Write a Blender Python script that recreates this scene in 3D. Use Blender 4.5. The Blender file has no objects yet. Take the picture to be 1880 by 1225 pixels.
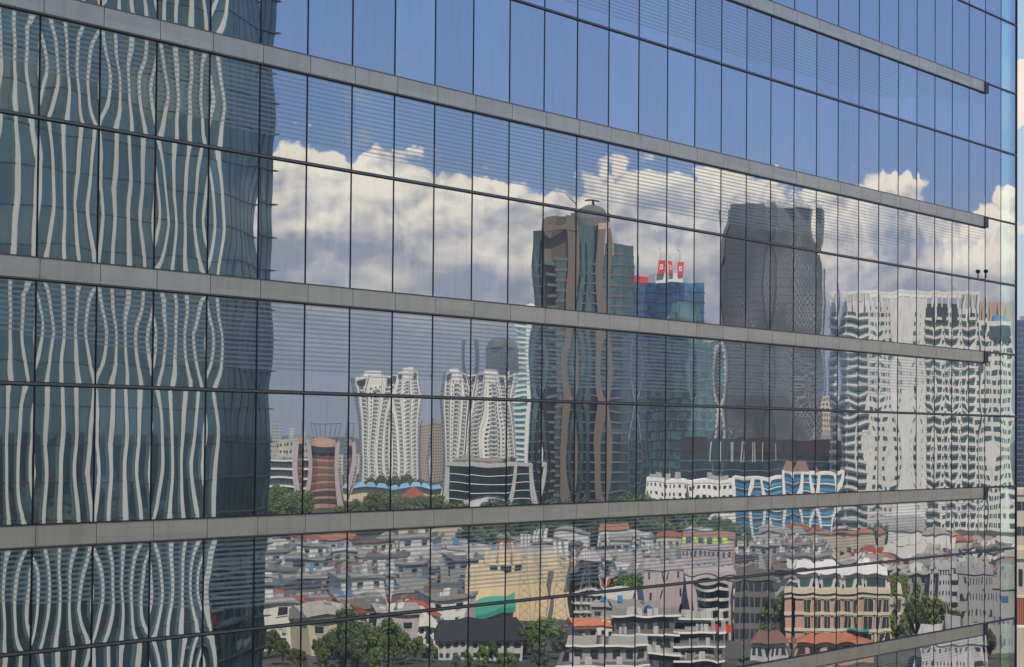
import bpy, math, random
from mathutils import Matrix, Vector
import numpy as np
R = math.radians
random.seed(11)
S = bpy.context.scene
COL = S.collection

# ------------------------------------------------------------------ camera
F = 4785.2; YAW = 0.5067; PIT = 0.0391; ROL = 0.0087
PW = 1.5                                   # pane width
CX, CY, CZ = -21.106*PW, -17.337*PW, 30.0  # camera position, facade is the plane y = 0
FH = 2.7562*PW; TT = 1.2948*PW; BB = 0.2163*PW
Z0 = CZ + 7.2956*PW                        # height of the top edge of band 0
CORNER = 32*PW
fw = Vector((math.cos(YAW)*math.cos(PIT), math.sin(YAW)*math.cos(PIT), math.sin(PIT)))
r0 = Vector((math.sin(YAW), -math.cos(YAW), 0)); u0 = r0.cross(fw)
rr = math.cos(ROL)*r0 + math.sin(ROL)*u0; uu = -math.sin(ROL)*r0 + math.cos(ROL)*u0
cd = bpy.data.cameras.new('camera'); cam = bpy.data.objects.new('camera', cd); COL.objects.link(cam)
M3 = Matrix((rr, uu, -fw)).transposed()
cam.matrix_world = Matrix.Translation((CX, CY, CZ)) @ M3.to_4x4()
cd.sensor_width = 36; cd.lens = F/1880*36; cd.clip_start = 0.5; cd.clip_end = 60000
S.camera = cam

def ray(px, py):
    return (fw + rr*((px-940)/F) - uu*((py-612.5)/F)).normalized()
def zof(px, py, d):
    v = ray(px, py); return CZ + v.z/math.hypot(v.x, v.y)*d
def hy(px, d, z=0.0):                       # picture row of height z at range d in column px
    a, b = 0.0, 2400.0
    for _ in range(40):
        m = (a+b)/2
        if zof(px, m, d) > z: a = m
        else: b = m
    return m
def where(px, d, direct=False):
    v = ray(px, 800); h = math.hypot(v.x, v.y)
    x, y = CX+v.x/h*d, CY+v.y/h*d
    return (x, y if direct else -y), math.atan2(v.y if direct else -v.y, v.x)
def project(x, y, z):
    q = Vector((x-CX, y-CY, z-CZ)); w = q.dot(fw)
    return 940+F*q.dot(rr)/w, 612.5-F*q.dot(uu)/w

# ------------------------------------------------------------------ node helpers
class NT:
    def __init__(s, tree): s.t = tree; s.n = tree.nodes; s.l = tree.links
    def new(s, k, **kw):
        n = s.n.new(k)
        for a, b in kw.items(): setattr(n, a, b)
        return n
    def put(s, sock, v):
        if hasattr(v, 'links') or isinstance(v, bpy.types.NodeSocket): s.l.new(v, sock)
        else: sock.default_value = v
    def m(s, op, a, b=None, c=None, clamp=False):
        n = s.new('ShaderNodeMath', operation=op, use_clamp=clamp)
        for i, v in enumerate((a, b, c)):
            if v is not None: s.put(n.inputs[i], v)
        return n.outputs[0]
    def sm(s, v, a, b):
        n = s.new('ShaderNodeMapRange', interpolation_type='SMOOTHSTEP')
        s.put(n.inputs[0], v); s.put(n.inputs[1], a); s.put(n.inputs[2], b); n.inputs[3].default_value = 0; n.inputs[4].default_value = 1
        return n.outputs[0]
    def mix(s, f, a, b, bl='MIX'):
        n = s.new('ShaderNodeMix', data_type='RGBA', blend_type=bl)
        s.put(n.inputs[0], f)
        for i, v in ((6, a), (7, b)):
            if isinstance(v, tuple): v = (*v[:3], 1)
            s.put(n.inputs[i], v)
        return n.outputs[2]
    def xyz(s, x, y, z=0.0):
        n = s.new('ShaderNodeCombineXYZ')
        for i, v in enumerate((x, y, z)): s.put(n.inputs[i], v)
        return n.outputs[0]
    def sep(s, v):
        n = s.new('ShaderNodeSeparateXYZ'); s.l.new(v, n.inputs[0]); return n.outputs
    def noise(s, vec, sc, det=4, rough=.5, dist=0.0, typ=None):
        n = s.new('ShaderNodeTexNoise')
        s.l.new(vec, n.inputs['Vector']); n.inputs['Scale'].default_value = sc; n.inputs['Detail'].default_value = det
        n.inputs['Roughness'].default_value = rough; n.inputs['Distortion'].default_value = dist
        return n.outputs[0]

# ------------------------------------------------------------------ world: sky and clouds
SUN_AZ = math.atan2(0.64, -0.77); SUN_EL = R(49)
W = bpy.data.worlds.new('World'); S.world = W; W.use_nodes = True
wt = NT(W.node_tree)
for n in list(wt.n): wt.n.remove(n)
sky = wt.new('ShaderNodeTexSky', sky_type='NISHITA'); sky.sun_disc = False
sky.sun_elevation = SUN_EL; sky.sun_rotation = math.pi/2 - SUN_AZ
sky.altitude = 200; sky.air_density = 1.0; sky.dust_density = 0.6; sky.ozone_density = 3.5
SKYK = 0.11
tc = wt.new('ShaderNodeTexCoord')
dx, dy, dz = wt.sep(tc.outputs['Generated'])
hz = wt.m('SQRT', wt.m('ADD', wt.m('MULTIPLY', dx, dx), wt.m('MULTIPLY', dy, dy)))
el = wt.m('DIVIDE', dz, wt.m('MAXIMUM', hz, 0.02))
az = wt.m('ARCTAN2', wt.m('MULTIPLY', dy, -1.0), dx)
# pixel-like sky coordinates: s grows along the horizon, e is tan(elevation)
s_ = az
PROF = [(380, 262), (470, 258), (560, 262), (640, 268), (720, 276), (800, 292), (870, 288), (930, 322), (1000, 340), (1050, 325), (1110, 292),
        (1180, 288), (1240, 305), (1300, 300), (1330, 272), (1365, 280), (1400, 312), (1470, 330), (1540, 322), (1600, 305),
        (1660, 285), (1695, 340), (1730, 362), (1790, 350), (1860, 352), (1990, 330)]
def azpx(px): return YAW - math.atan((px-940)/F)
A0, A1 = azpx(1990), azpx(380)
fc = wt.new('ShaderNodeFloatCurve')
cv = fc.mapping.curves[0]
pts = sorted([((azpx(p)-A0)/(A1-A0), (math.tan(math.asin(ray(p, y).z)))*5) for p, y in PROF])
while len(cv.points) < len(pts): cv.points.new(0.5, 0.5)
for q, (x, y) in zip(cv.points, pts): q.location = (x, y)
fc.mapping.update()
wt.put(fc.inputs[1], wt.m('DIVIDE', wt.m('SUBTRACT', s_, A0), A1-A0, clamp=True))
top = wt.m('MULTIPLY', fc.outputs[0], 0.2)
P = wt.xyz(s_, wt.m('MULTIPLY', el, 1.25), 0.0)
def billow(vec, sc, seed):
    v = wt.new('ShaderNodeTexVoronoi', feature='F1', voronoi_dimensions='2D')
    wt.l.new(vec, v.inputs['Vector']); v.inputs['Scale'].default_value = sc
    return v.outputs['Distance']
warp = wt.new('ShaderNodeTexNoise'); warp.inputs['Scale'].default_value = 60; warp.inputs['Detail'].default_value = 3; wt.l.new(P, warp.inputs['Vector'])
wv = wt.new('ShaderNodeVectorMath', operation='MULTIPLY_ADD'); wt.l.new(warp.outputs['Color'], wv.inputs[0]); wv.inputs[1].default_value = (.008, .008, 0); wt.l.new(P, wv.inputs[2])
PW_ = wv.outputs[0]
def cloudf(vec):
    b1 = billow(vec, 62, 0); b2 = billow(vec, 150, 1)
    n = wt.noise(vec, 28, 9, .66)
    a = wt.m('MULTIPLY_ADD', b1, -.45, wt.m('MULTIPLY', b2, -.22))
    return wt.m('ADD', a, wt.m('MULTIPLY', n, 1.0))
c0 = cloudf(PW_)
sh = wt.new('ShaderNodeVectorMath', operation='ADD'); wt.l.new(PW_, sh.inputs[0]); sh.inputs[1].default_value = (0.0030, 0.0050, 0)
c1 = cloudf(sh.outputs[0])
rise = wt.m('SUBTRACT', wt.m('MULTIPLY_ADD', c0, 0.026, top), wt.m('ADD', el, 0.0072))
edge = wt.sm(rise, 0.000, 0.0030)
relief = wt.m('MULTIPLY', wt.m('MULTIPLY', wt.m('SUBTRACT', c0, c1), 1.9), wt.m('MULTIPLY_ADD', wt.sm(rise, .0, .055), -.6, 1.0))
lowsh = wt.sm(rise, 0.002, 0.042)
big = wt.noise(wt.xyz(s_, wt.m('MULTIPLY', el, 2.2), 3.0), 24, 5, .55)
lit = wt.m('ADD', wt.m('SUBTRACT', wt.m('ADD', relief, 0.86), wt.m('MULTIPLY', lowsh, .62)), wt.m('MULTIPLY', wt.m('SUBTRACT', big, .5), 2.6), clamp=True)
base = wt.new('ShaderNodeVectorMath', operation='SCALE'); wt.l.new(sky.outputs[0], base.inputs[0]); base.inputs['Scale'].default_value = SKYK
blue = wt.mix(wt.sm(el, 0.0, 0.13), (.30, .35, .50), (.14, .26, .62))
blue = wt.mix(wt.sm(el, 0.13, 0.7), blue, (.13, .21, .46))
# the sun-ward half of the sky keeps the physical model; low sky elsewhere is tinted by city air
skyc = wt.mix(0.72, base.outputs[0], blue)
cc = wt.mix(lit, (.38, .41, .53), (1.26, 1.11, .92))
cc = wt.mix(wt.sm(el, 0.075, 0.02), cc, (.36, .39, .51))       # far base of the bank melts in haze
wisp = wt.sm(wt.noise(wt.xyz(wt.m('MULTIPLY', s_, .6), el, 9.0), 34, 5, .6), .56, .74)
wisp = wt.m('MULTIPLY', wisp, wt.m('MULTIPLY', wt.sm(s_, azpx(1150), azpx(800)), wt.m('MULTIPLY', wt.sm(el, .155, .125), .62)))
# clouds in the direct view beyond the corner (other side of the sky)
other = wt.sm(s_, -0.05, -0.2)
nb = wt.noise(PW_, 26, 6, .6)
bandA = wt.m('MULTIPLY', wt.sm(wt.m('MULTIPLY_ADD', nb, .03, el), .1335, .1345), wt.m('SUBTRACT', 1.0, wt.sm(wt.m('MULTIPLY_ADD', nb, -.03, el), .1275, .1285)))
bandB = wt.m('MULTIPLY', wt.sm(wt.m('MULTIPLY_ADD', nb, .03, el), .089, .092), wt.m('SUBTRACT', 1.0, wt.sm(wt.m('MULTIPLY_ADD', nb, -.03, el), .0665, .0675)))
gate = wt.sm(wt.noise(wt.xyz(wt.m('ADD', s_, .3135), 0.0, 4.0), 9, 3, .5), .40, .52)
near = wt.sm(wt.m('ABSOLUTE', wt.m('ADD', s_, .3135)), .05, .02)
oc = wt.m('MULTIPLY', wt.m('MULTIPLY', wt.m('MAXIMUM', bandA, wt.m('MULTIPLY', bandB, .7)), other), wt.m('MAXIMUM', gate, near))
oblue = wt.mix(wt.sm(el, 0.0, .2), (.52, .62, .66), (.34, .52, .70))
skyc = wt.mix(wt.m('MULTIPLY', other, wt.sm(el, .8, .3)), skyc, oblue)
skyc = wt.mix(oc, skyc, (.93, .80, .66))
cover = wt.m('MULTIPLY', edge, wt.m('SUBTRACT', 1.0, other))
cover = wt.m('MULTIPLY', cover, wt.m('SUBTRACT', 1.0, wt.m('MULTIPLY', wt.sm(el, .030, .0), .75)))
fin = wt.mix(wisp, skyc, (.50, .52, .62))
fin = wt.mix(cover, fin, cc)
sc = wt.new('ShaderNodeVectorMath', operation='SCALE'); wt.l.new(fin, sc.inputs[0]); sc.inputs['Scale'].default_value = 1/SKYK
bg = wt.new('ShaderNodeBackground'); wt.l.new(sc.outputs[0], bg.inputs[0]); bg.inputs[1].default_value = SKYK
wo = wt.new('ShaderNodeOutputWorld'); wt.l.new(bg.outputs[0], wo.inputs[0])

sl = bpy.data.lights.new('sun', 'SUN'); sl.energy = 4.5; sl.angle = R(.55); sl.color = (1, .885, .73)
so = bpy.data.objects.new('sun', sl); COL.objects.link(so)
sd = Vector((math.cos(SUN_AZ)*math.cos(SUN_EL), math.sin(SUN_AZ)*math.cos(SUN_EL), math.sin(SUN_EL)))
so.rotation_euler = sd.to_track_quat('Z', 'Y').to_euler()
S.view_settings.view_transform = 'Standard'; S.view_settings.look = 'None'; S.view_settings.gamma = 1
S.view_settings.exposure = 0.2
S.render.engine = 'CYCLES'
S.cycles.max_bounces = 8; S.cycles.glossy_bounces = 5; S.cycles.diffuse_bounces = 2; S.cycles.transparent_max_bounces = 10

# ------------------------------------------------------------------ materials
def mat(name, col, rough=.7, metal=0, var=.12, sc=.35, bump=0, spec=.4, streak=0.0):
    m = bpy.data.materials.new(name); m.use_nodes = True; t = NT(m.node_tree)
    b = t.n['Principled BSDF']
    co = t.new('ShaderNodeTexCoord').outputs['Object']
    n = t.noise(co, sc, 6, .6)
    oi = t.new('ShaderNodeObjectInfo').outputs['Random']
    f = t.m('MULTIPLY_ADD', n, 2*var, 1-var)
    f = t.m('MULTIPLY', f, t.m('MULTIPLY_ADD', oi, var*(3.0 if 'roof' in name else .8), 1-var*(1.5 if 'roof' in name else .4)))
    if streak:
        x, y, z = t.sep(co)
        st = t.noise(t.xyz(x, y, t.m('MULTIPLY', z, .12)), 1.6, 5, .6)
        f = t.m('MULTIPLY', f, t.m('MULTIPLY_ADD', t.sm(st, .45, .75), -streak, 1.0))
    v = t.new('ShaderNodeVectorMath', operation='SCALE'); v.inputs[0].default_value = col; t.l.new(f, v.inputs['Scale'])
    t.l.new(v.outputs[0], b.inputs['Base Color'])
    b.inputs['Roughness'].default_value = rough; b.inputs['Metallic'].default_value = metal
    b.inputs['Specular IOR Level'].default_value = spec
    return m
def gmat(name, col, refl, rough=.03, face=.35):
    # tinted, strongly reflecting glass of a far tower
    m = bpy.data.materials.new(name); m.use_nodes = True; t = NT(m.node_tree)
    for n in list(t.n): t.n.remove(n)
    d = t.new('ShaderNodeBsdfDiffuse'); g = t.new('ShaderNodeBsdfGlossy')
    co = t.new('ShaderNodeTexCoord').outputs['Object']
    # every glazing panel has its own tint
    gx, gy, gz = t.sep(co); wn = t.new('ShaderNodeTexWhiteNoise')
    t.l.new(t.xyz(t.m('FLOOR', t.m('DIVIDE', gx, 1.375)), t.m('FLOOR', t.m('DIVIDE', gy, 1.375)), t.m('FLOOR', t.m('DIVIDE', gz, 4.1))), wn.inputs['Vector'])
    n = t.m('MULTIPLY_ADD', wn.outputs['Value'], .5, t.m('MULTIPLY_ADD', t.noise(co, .12, 3, .5), .9, -.2))
    c = t.mix(t.sm(n, .25, .85), tuple(a*.6 for a in col), tuple(min(1, a*1.9) for a in col))
    t.l.new(c, d.inputs[0]); t.l.new(t.mix(wn.outputs['Value'], tuple(a*.80 for a in refl), refl), g.inputs[0]); g.inputs[1].default_value = rough
    bp = t.new('ShaderNodeBump'); bp.inputs['Strength'].default_value = .12; bp.inputs['Distance'].default_value = .05
    t.l.new(t.noise(co, .35, 2, .5), bp.inputs['Height']); t.l.new(bp.outputs[0], g.inputs['Normal'])
    mx = t.new('ShaderNodeMixShader'); mx.inputs[0].default_value = face
    t.l.new(d.outputs[0], mx.inputs[1]); t.l.new(g.outputs[0], mx.inputs[2])
    o = t.new('ShaderNodeOutputMaterial'); t.l.new(mx.outputs[0], o.inputs[0])
    return m
M = dict(
    alu=mat('anodised_metal', (1.0, .88, .65), .42, .85, .07, 2.0, streak=.12),
    dark=mat('black_gasket', (.010, .011, .012), .5, 0, .2),
    rail=mat('grey_rail', (.30, .27, .22), .45, .6, .15),
    dkm=mat('dark_metal', (.05, .055, .06), .4),
    core=mat('dark_core', (.05, .055, .06), .8),
    white=mat('white_paint', (.72, .70, .66), .7, 0, .08, .15, streak=.22),
    hotelwhite=mat('weathered_white', (.66, .645, .61), .7, 0, .12, .12, streak=.25),
    finpaint=mat('fin_paint', (.60, .61, .62), .7, 0, .1, .2, streak=.15),
    white2=mat('clean_white', (.80, .78, .74), .7, 0, .06, .2, streak=.08),
    cream=mat('cream_render', (.62, .54, .40), .8, 0, .1, .3, streak=.2),
    yellow=mat('yellow_render', (.78, .60, .36), .8, 0, .08, .3, streak=.18),
    grey=mat('grey_concrete', (.34, .335, .33), .85, 0, .16, .3, streak=.3),
    lgrey=mat('pale_concrete', (.50, .49, .48), .85, 0, .14, .3, streak=.3),
    dgrey=mat('dark_concrete', (.14, .14, .145), .85, 0, .2, .3),
    brown=mat('brown_stone', (.165, .132, .102), .7, 0, .15, .2),
    tan=mat('tan_stone', (.42, .34, .26), .8, 0, .15, .3),
    terra=mat('terracotta_wall', (.44, .25, .195), .8, 0, .15, .3),
    brick=mat('brick_wall', (.46, .25, .17), .85, 0, .18, .8),
    pink=mat('pink_grey_render', (.50, .42, .43), .85, 0, .1, .3, streak=.2),
    redroof=mat('red_roof_tiles', (.36, .10, .06), .8, 0, .25, .8),
    orange=mat('orange_roof_tiles', (.44, .165, .095), .8, 0, .25, .8),
    brownroof=mat('brown_roof_tiles', (.17, .10, .08), .85, 0, .3, .8),
    greyroof=mat('grey_sheet_roof', (.30, .28, .25), .7, 0, .3, .6, streak=.3),
    paleroof=mat('pale_sheet_roof', (.47, .44, .395), .6, 0, .25, .6, streak=.3),
    slate=mat('dark_slate_roof', (.055, .055, .062), .75, 0, .25, .6),
    blueroof=mat('light_blue_roof', (.24, .44, .62), .6, 0, .1, .3),
    teal=mat('teal_sheet', (.04, .30, .24), .55, 0, .1, .3),
    sblue=mat('sky_blue_paint', (.05, .30, .62), .6, 0, .1),
    red=mat('red_panel', (.78, .03, .03), .5, 0, .05),
    lime=mat('lime_tank', (.50, .62, .03), .5, 0, .05),
    navy=mat('navy_tank', (.04, .06, .25), .5, 0, .05),
    win=mat('window_glass', (.035, .045, .055), .12, 0, .5, .7, spec=.8),
    wing=mat('green_window_glass', (.05, .10, .10), .10, 0, .4, .7, spec=.9),
    trunk=mat('bark', (.10, .075, .055), .9),
    steel=mat('galvanised_steel', (.34, .35, .36), .45, .3, .1),
    gtower=gmat('tower_glass', (.020, .042, .050), (.38, .50, .56), .02, .42),
    gteal=gmat('teal_tower_glass', (.045, .095, .100), (.50, .62, .64), .04, .35),
    gaqua=gmat('aqua_glass', (.10, .36, .38), (.55, .80, .82), .05, .3),
    gblue=gmat('blue_tower_glass', (.015, .07, .16), (.35, .60, .85), .05, .35),
    gdark=gmat('dark_tower_glass', (.014, .028, .032), (.40, .52, .55), .05, .30),
    gdark2=gmat('grey_green_tower_glass', (.028, .050, .050), (.45, .56, .58), .05, .32),
    gpale=gmat('pale_tower_glass', (.08, .13, .15), (.55, .68, .72), .05, .4),
)
def paneltone(m, step):         # neighbouring metal panels differ a little, with drip stains from the lip
    t = NT(m.node_tree); b = t.n['Principled BSDF']; src = b.inputs['Base Color'].links[0].from_socket
    px_, py_, pz_ = t.sep(t.new('ShaderNodeNewGeometry').outputs['Position'])
    w = t.new('ShaderNodeTexWhiteNoise'); t.l.new(t.xyz(t.m('FLOOR', t.m('DIVIDE', px_, step)), t.m('FLOOR', t.m('DIVIDE', t.m('SUBTRACT', pz_, Z0-.2), FH)), 0.0), w.inputs['Vector'])
    st = t.noise(t.xyz(t.m('MULTIPLY', px_, 9), 0.0, t.m('MULTIPLY', pz_, .7)), 1.0, 4, .7)
    f = t.m('MULTIPLY', t.m('MULTIPLY_ADD', w.outputs['Value'], .12, .90), t.m('MULTIPLY_ADD', t.sm(st, .5, .75), -.16, 1.0))
    v = t.new('ShaderNodeVectorMath', operation='SCALE'); t.l.new(src, v.inputs[0]); t.l.new(f, v.inputs['Scale']); t.l.new(v.outputs[0], b.inputs['Base Color'])
paneltone(M['alu'], PW)
def roofish(m, per):            # corrugation or tile courses
    t = NT(m.node_tree); b = t.n['Principled BSDF']
    w = t.new('ShaderNodeTexWave', wave_type='BANDS', bands_direction='X'); w.inputs['Scale'].default_value = per; w.inputs['Distortion'].default_value = .3
    t.l.new(t.new('ShaderNodeTexCoord').outputs['Object'], w.inputs['Vector'])
    bp = t.new('ShaderNodeBump'); bp.inputs['Strength'].default_value = .5; bp.inputs['Distance'].default_value = .08
    t.l.new(w.outputs[1], bp.inputs['Height']); t.l.new(bp.outputs[0], b.inputs['Normal'])
for k in ('redroof', 'orange', 'brownroof', 'greyroof', 'paleroof', 'slate'):
    roofish(M[k], 1.4); pb = M[k].node_tree.nodes['Principled BSDF']; pb.inputs['Specular IOR Level'].default_value = .12; pb.inputs['Roughness'].default_value = .9
def brickify(m):
    t = NT(m.node_tree); b = t.n['Principled BSDF']
    br = t.new('ShaderNodeTexBrick'); br.inputs['Color1'].default_value = (.45, .235, .165, 1); br.inputs['Color2'].default_value = (.55, .32, .235, 1)
    br.inputs['Mortar'].default_value = (.45, .38, .33, 1); br.inputs['Scale'].default_value = 1.0; br.inputs['Mortar Size'].default_value = .02
    br.inputs['Brick Width'].default_value = .6; br.inputs['Row Height'].default_value = .25
    co = t.new('ShaderNodeTexCoord').outputs['Object']; x, y, z = t.sep(co)
    t.l.new(t.xyz(t.m('ADD', x, y), z, 0.0), br.inputs['Vector']); t.l.new(br.outputs[0], b.inputs['Base Color'])
brickify(M['brick'])
# diamond lattice cladding of the dark tower
def lattice():
    m = bpy.data.materials.new('lattice_cladding'); m.use_nodes = True; t = NT(m.node_tree); b = t.n['Principled BSDF']
    co = t.new('ShaderNodeTexCoord').outputs['Object']; x, y, z = t.sep(co)
    nz = t.noise(co, .045, 4, .6)
    u = t.m('ADD', t.m('ADD', x, t.m('MULTIPLY', y, .7)), t.m('MULTIPLY', nz, 9.0))
    a = t.m('PINGPONG', t.m('ADD', t.m('DIVIDE', u, 3.2), t.m('DIVIDE', z, 6.4)), .5)
    c = t.m('PINGPONG', t.m('SUBTRACT', t.m('DIVIDE', u, 3.2), t.m('DIVIDE', z, 6.4)), .5)
    ln = t.m('MAXIMUM', t.sm(t.m('ABSOLUTE', t.m('SUBTRACT', a, .25)), .055, .03), t.sm(t.m('ABSOLUTE', t.m('SUBTRACT', c, .25)), .055, .03))
    fl = t.sm(t.m('PINGPONG', t.m('DIVIDE', z, 4.0), .5), .06, .03)
    k = t.m('MULTIPLY', ln, t.sm(t.noise(co, .035, 3, .5), .42, .56))
    col = t.mix(k, (.066, .070, .078), (.27, .27, .28)); col = t.mix(t.m('MULTIPLY', fl, .5), col, (.03, .035, .04))
    t.l.new(col, b.inputs['Base Color']); b.inputs['Roughness'].default_value = .3; b.inputs['Specular IOR Level'].default_value = .7
    return m
M['lattice'] = lattice()
def leafmat(name, c):
    m = bpy.data.materials.new(name); m.use_nodes = True; t = NT(m.node_tree); b = t.n['Principled BSDF']
    co = t.new('ShaderNodeTexCoord').outputs['Object']
    n = t.noise(co, .9, 4, .6); n2 = t.noise(co, 7, 2, .6)
    col = t.mix(t.sm(n, .35, .65), tuple(a*.55 for a in c), tuple(a*1.35 for a in c))
    col = t.mix(t.m('MULTIPLY', n2, .5), col, (c[0]*1.9, c[1]*1.5, c[2]*.9))
    oi = t.new('ShaderNodeObjectInfo').outputs['Random']
    h = t.new('ShaderNodeHueSaturation'); t.l.new(col, h.inputs['Color']); t.l.new(t.m('MULTIPLY_ADD', oi, .04, .48), h.inputs['Hue']); t.l.new(t.m('MULTIPLY_ADD', oi, .5, .75), h.inputs['Value'])
    t.l.new(h.outputs[0], b.inputs['Base Color']); b.inputs['Roughness'].default_value = .6
    return m
M['leaf'] = leafmat('foliage', (.095, .145, .032)); M['leaf2'] = leafmat('dark_foliage', (.058, .10, .030)); M['leaf3'] = leafmat('olive_foliage', (.085, .105, .035))
def groundmat():
    m = bpy.data.materials.new('ground_mix'); m.use_nodes = True; t = NT(m.node_tree); b = t.n['Principled BSDF']
    co = t.new('ShaderNodeTexCoord').outputs['Object']
    n = t.noise(co, .02, 6, .6); n2 = t.noise(co, .25, 5, .65)
    col = t.mix(t.sm(n, .42, .55), (.085, .08, .075), (.035, .05, .02)); col = t.mix(t.m('MULTIPLY', t.sm(n2, .4, .7), .6), col, (.13, .12, .10))
    t.l.new(col, b.inputs['Base Color']); b.inputs['Roughness'].default_value = .95
    return m
M['ground'] = groundmat()
# facade glass
def paneglass(name, frit, clear=0.0):
    m = bpy.data.materials.new(name); m.use_nodes = True; t = NT(m.node_tree)
    for n in list(t.n): t.n.remove(n)
    oi = t.new('ShaderNodeObjectInfo').outputs['Random']
    g = t.new('ShaderNodeBsdfGlossy'); g.inputs[1].default_value = 0.0
    v = t.m('MULTIPLY_ADD', oi, .11, .935)
    co = t.new('ShaderNodeTexCoord').outputs['Object']; cx_, cy_, cz_ = t.sep(t.new('ShaderNodeNewGeometry').outputs['Position'])
    dust = t.noise(t.xyz(t.m('MULTIPLY', cx_, 6), 0.0, t.m('MULTIPLY', cz_, .8)), 1.0, 5, .65)
    v = t.m('MULTIPLY', v, t.m('MULTIPLY_ADD', t.sm(dust, .4, .8), -.07, 1.0))
    lw = t.new('ShaderNodeLayerWeight'); lw.inputs[0].default_value = .5
    c = t.mix(t.sm(lw.outputs['Facing'], .30, .80), (.59, .62, .615), (.72, .73, .735))
    vs = t.new('ShaderNodeVectorMath', operation='SCALE'); t.l.new(c, vs.inputs[0]); t.l.new(v, vs.inputs['Scale']); t.l.new(vs.outputs[0], g.inputs[0])
    d = t.new('ShaderNodeBsdfDiffuse'); t.l.new(t.mix(t.m('POWER', oi, 3.0), (.012, .020, .020), (.075, .085, .080)), d.inputs[0])
    ad = t.new('ShaderNodeAddShader'); t.l.new(g.outputs[0], ad.inputs[0]); t.l.new(d.outputs[0], ad.inputs[1])
    out = ad.outputs[0]
    if clear:
        tr = t.new('ShaderNodeBsdfTransparent'); tr.inputs[0].default_value = (.20*clear, .30*clear, .25*clear, 1)
        a2 = t.new('ShaderNodeAddShader'); t.l.new(g.outputs[0], a2.inputs[0]); t.l.new(tr.outputs[0], a2.inputs[1]); out = a2.outputs[0]
    if frit:
        pos = t.new('ShaderNodeNewGeometry').outputs['Position']; x, y, z = t.sep(pos)
        # height inside the storey, measured down from the band
        q = t.m('DIVIDE', t.m('SUBTRACT', Z0, z), FH); fr = t.m('SUBTRACT', q, t.m('FLOOR', q)); dn = t.m('SUBTRACT', t.m('MULTIPLY', fr, FH), BB)
        per = .083
        ph = t.m('PINGPONG', t.m('DIVIDE', dn, per), .5)
        band = t.sm(ph, .255, .295)
        cvn = t.new('ShaderNodeFloatCurve'); cu = cvn.mapping.curves[0]
        CP = [(0, .50), (.06, .58), (.16, .76), (.35, .80), (.62, .80), (.80, .72), (.90, .40), (1, .22)]
        while len(cu.points) < len(CP): cu.points.new(.5, .5)
        for p, (a, b) in zip(cu.points, CP): p.location = (a, b)
        cvn.mapping.update(); t.put(cvn.inputs[1], t.m('DIVIDE', t.m('ADD', x, 1.5), 46.5, clamp=True))
        lim = t.m('MULTIPLY', cvn.outputs[0], TT-BB)
        k = t.m('MULTIPLY', band, t.m('LESS_THAN', dn, lim))
        k = t.m('MULTIPLY', k, t.m('MULTIPLY_ADD', t.sm(x, 22, 40), -.20, .58))
        fd = t.new('ShaderNodeBsdfPrincipled'); fd.inputs['Base Color'].default_value = (.60, .69, .58, 1); fd.inputs['Roughness'].default_value = .35
        mx = t.new('ShaderNodeMixShader'); t.l.new(k, mx.inputs[0]); t.l.new(out, mx.inputs[1]); t.l.new(fd.outputs[0], mx.inputs[2]); out = mx.outputs[0]
    o = t.new('ShaderNodeOutputMaterial'); t.l.new(out, o.inputs[0])
    return m
M['pane'] = paneglass('mirror_glass', False); M['frit'] = paneglass('striped_mirror_glass', True); M['clearpane'] = paneglass('see_through_glass', False, 1.0)

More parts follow.
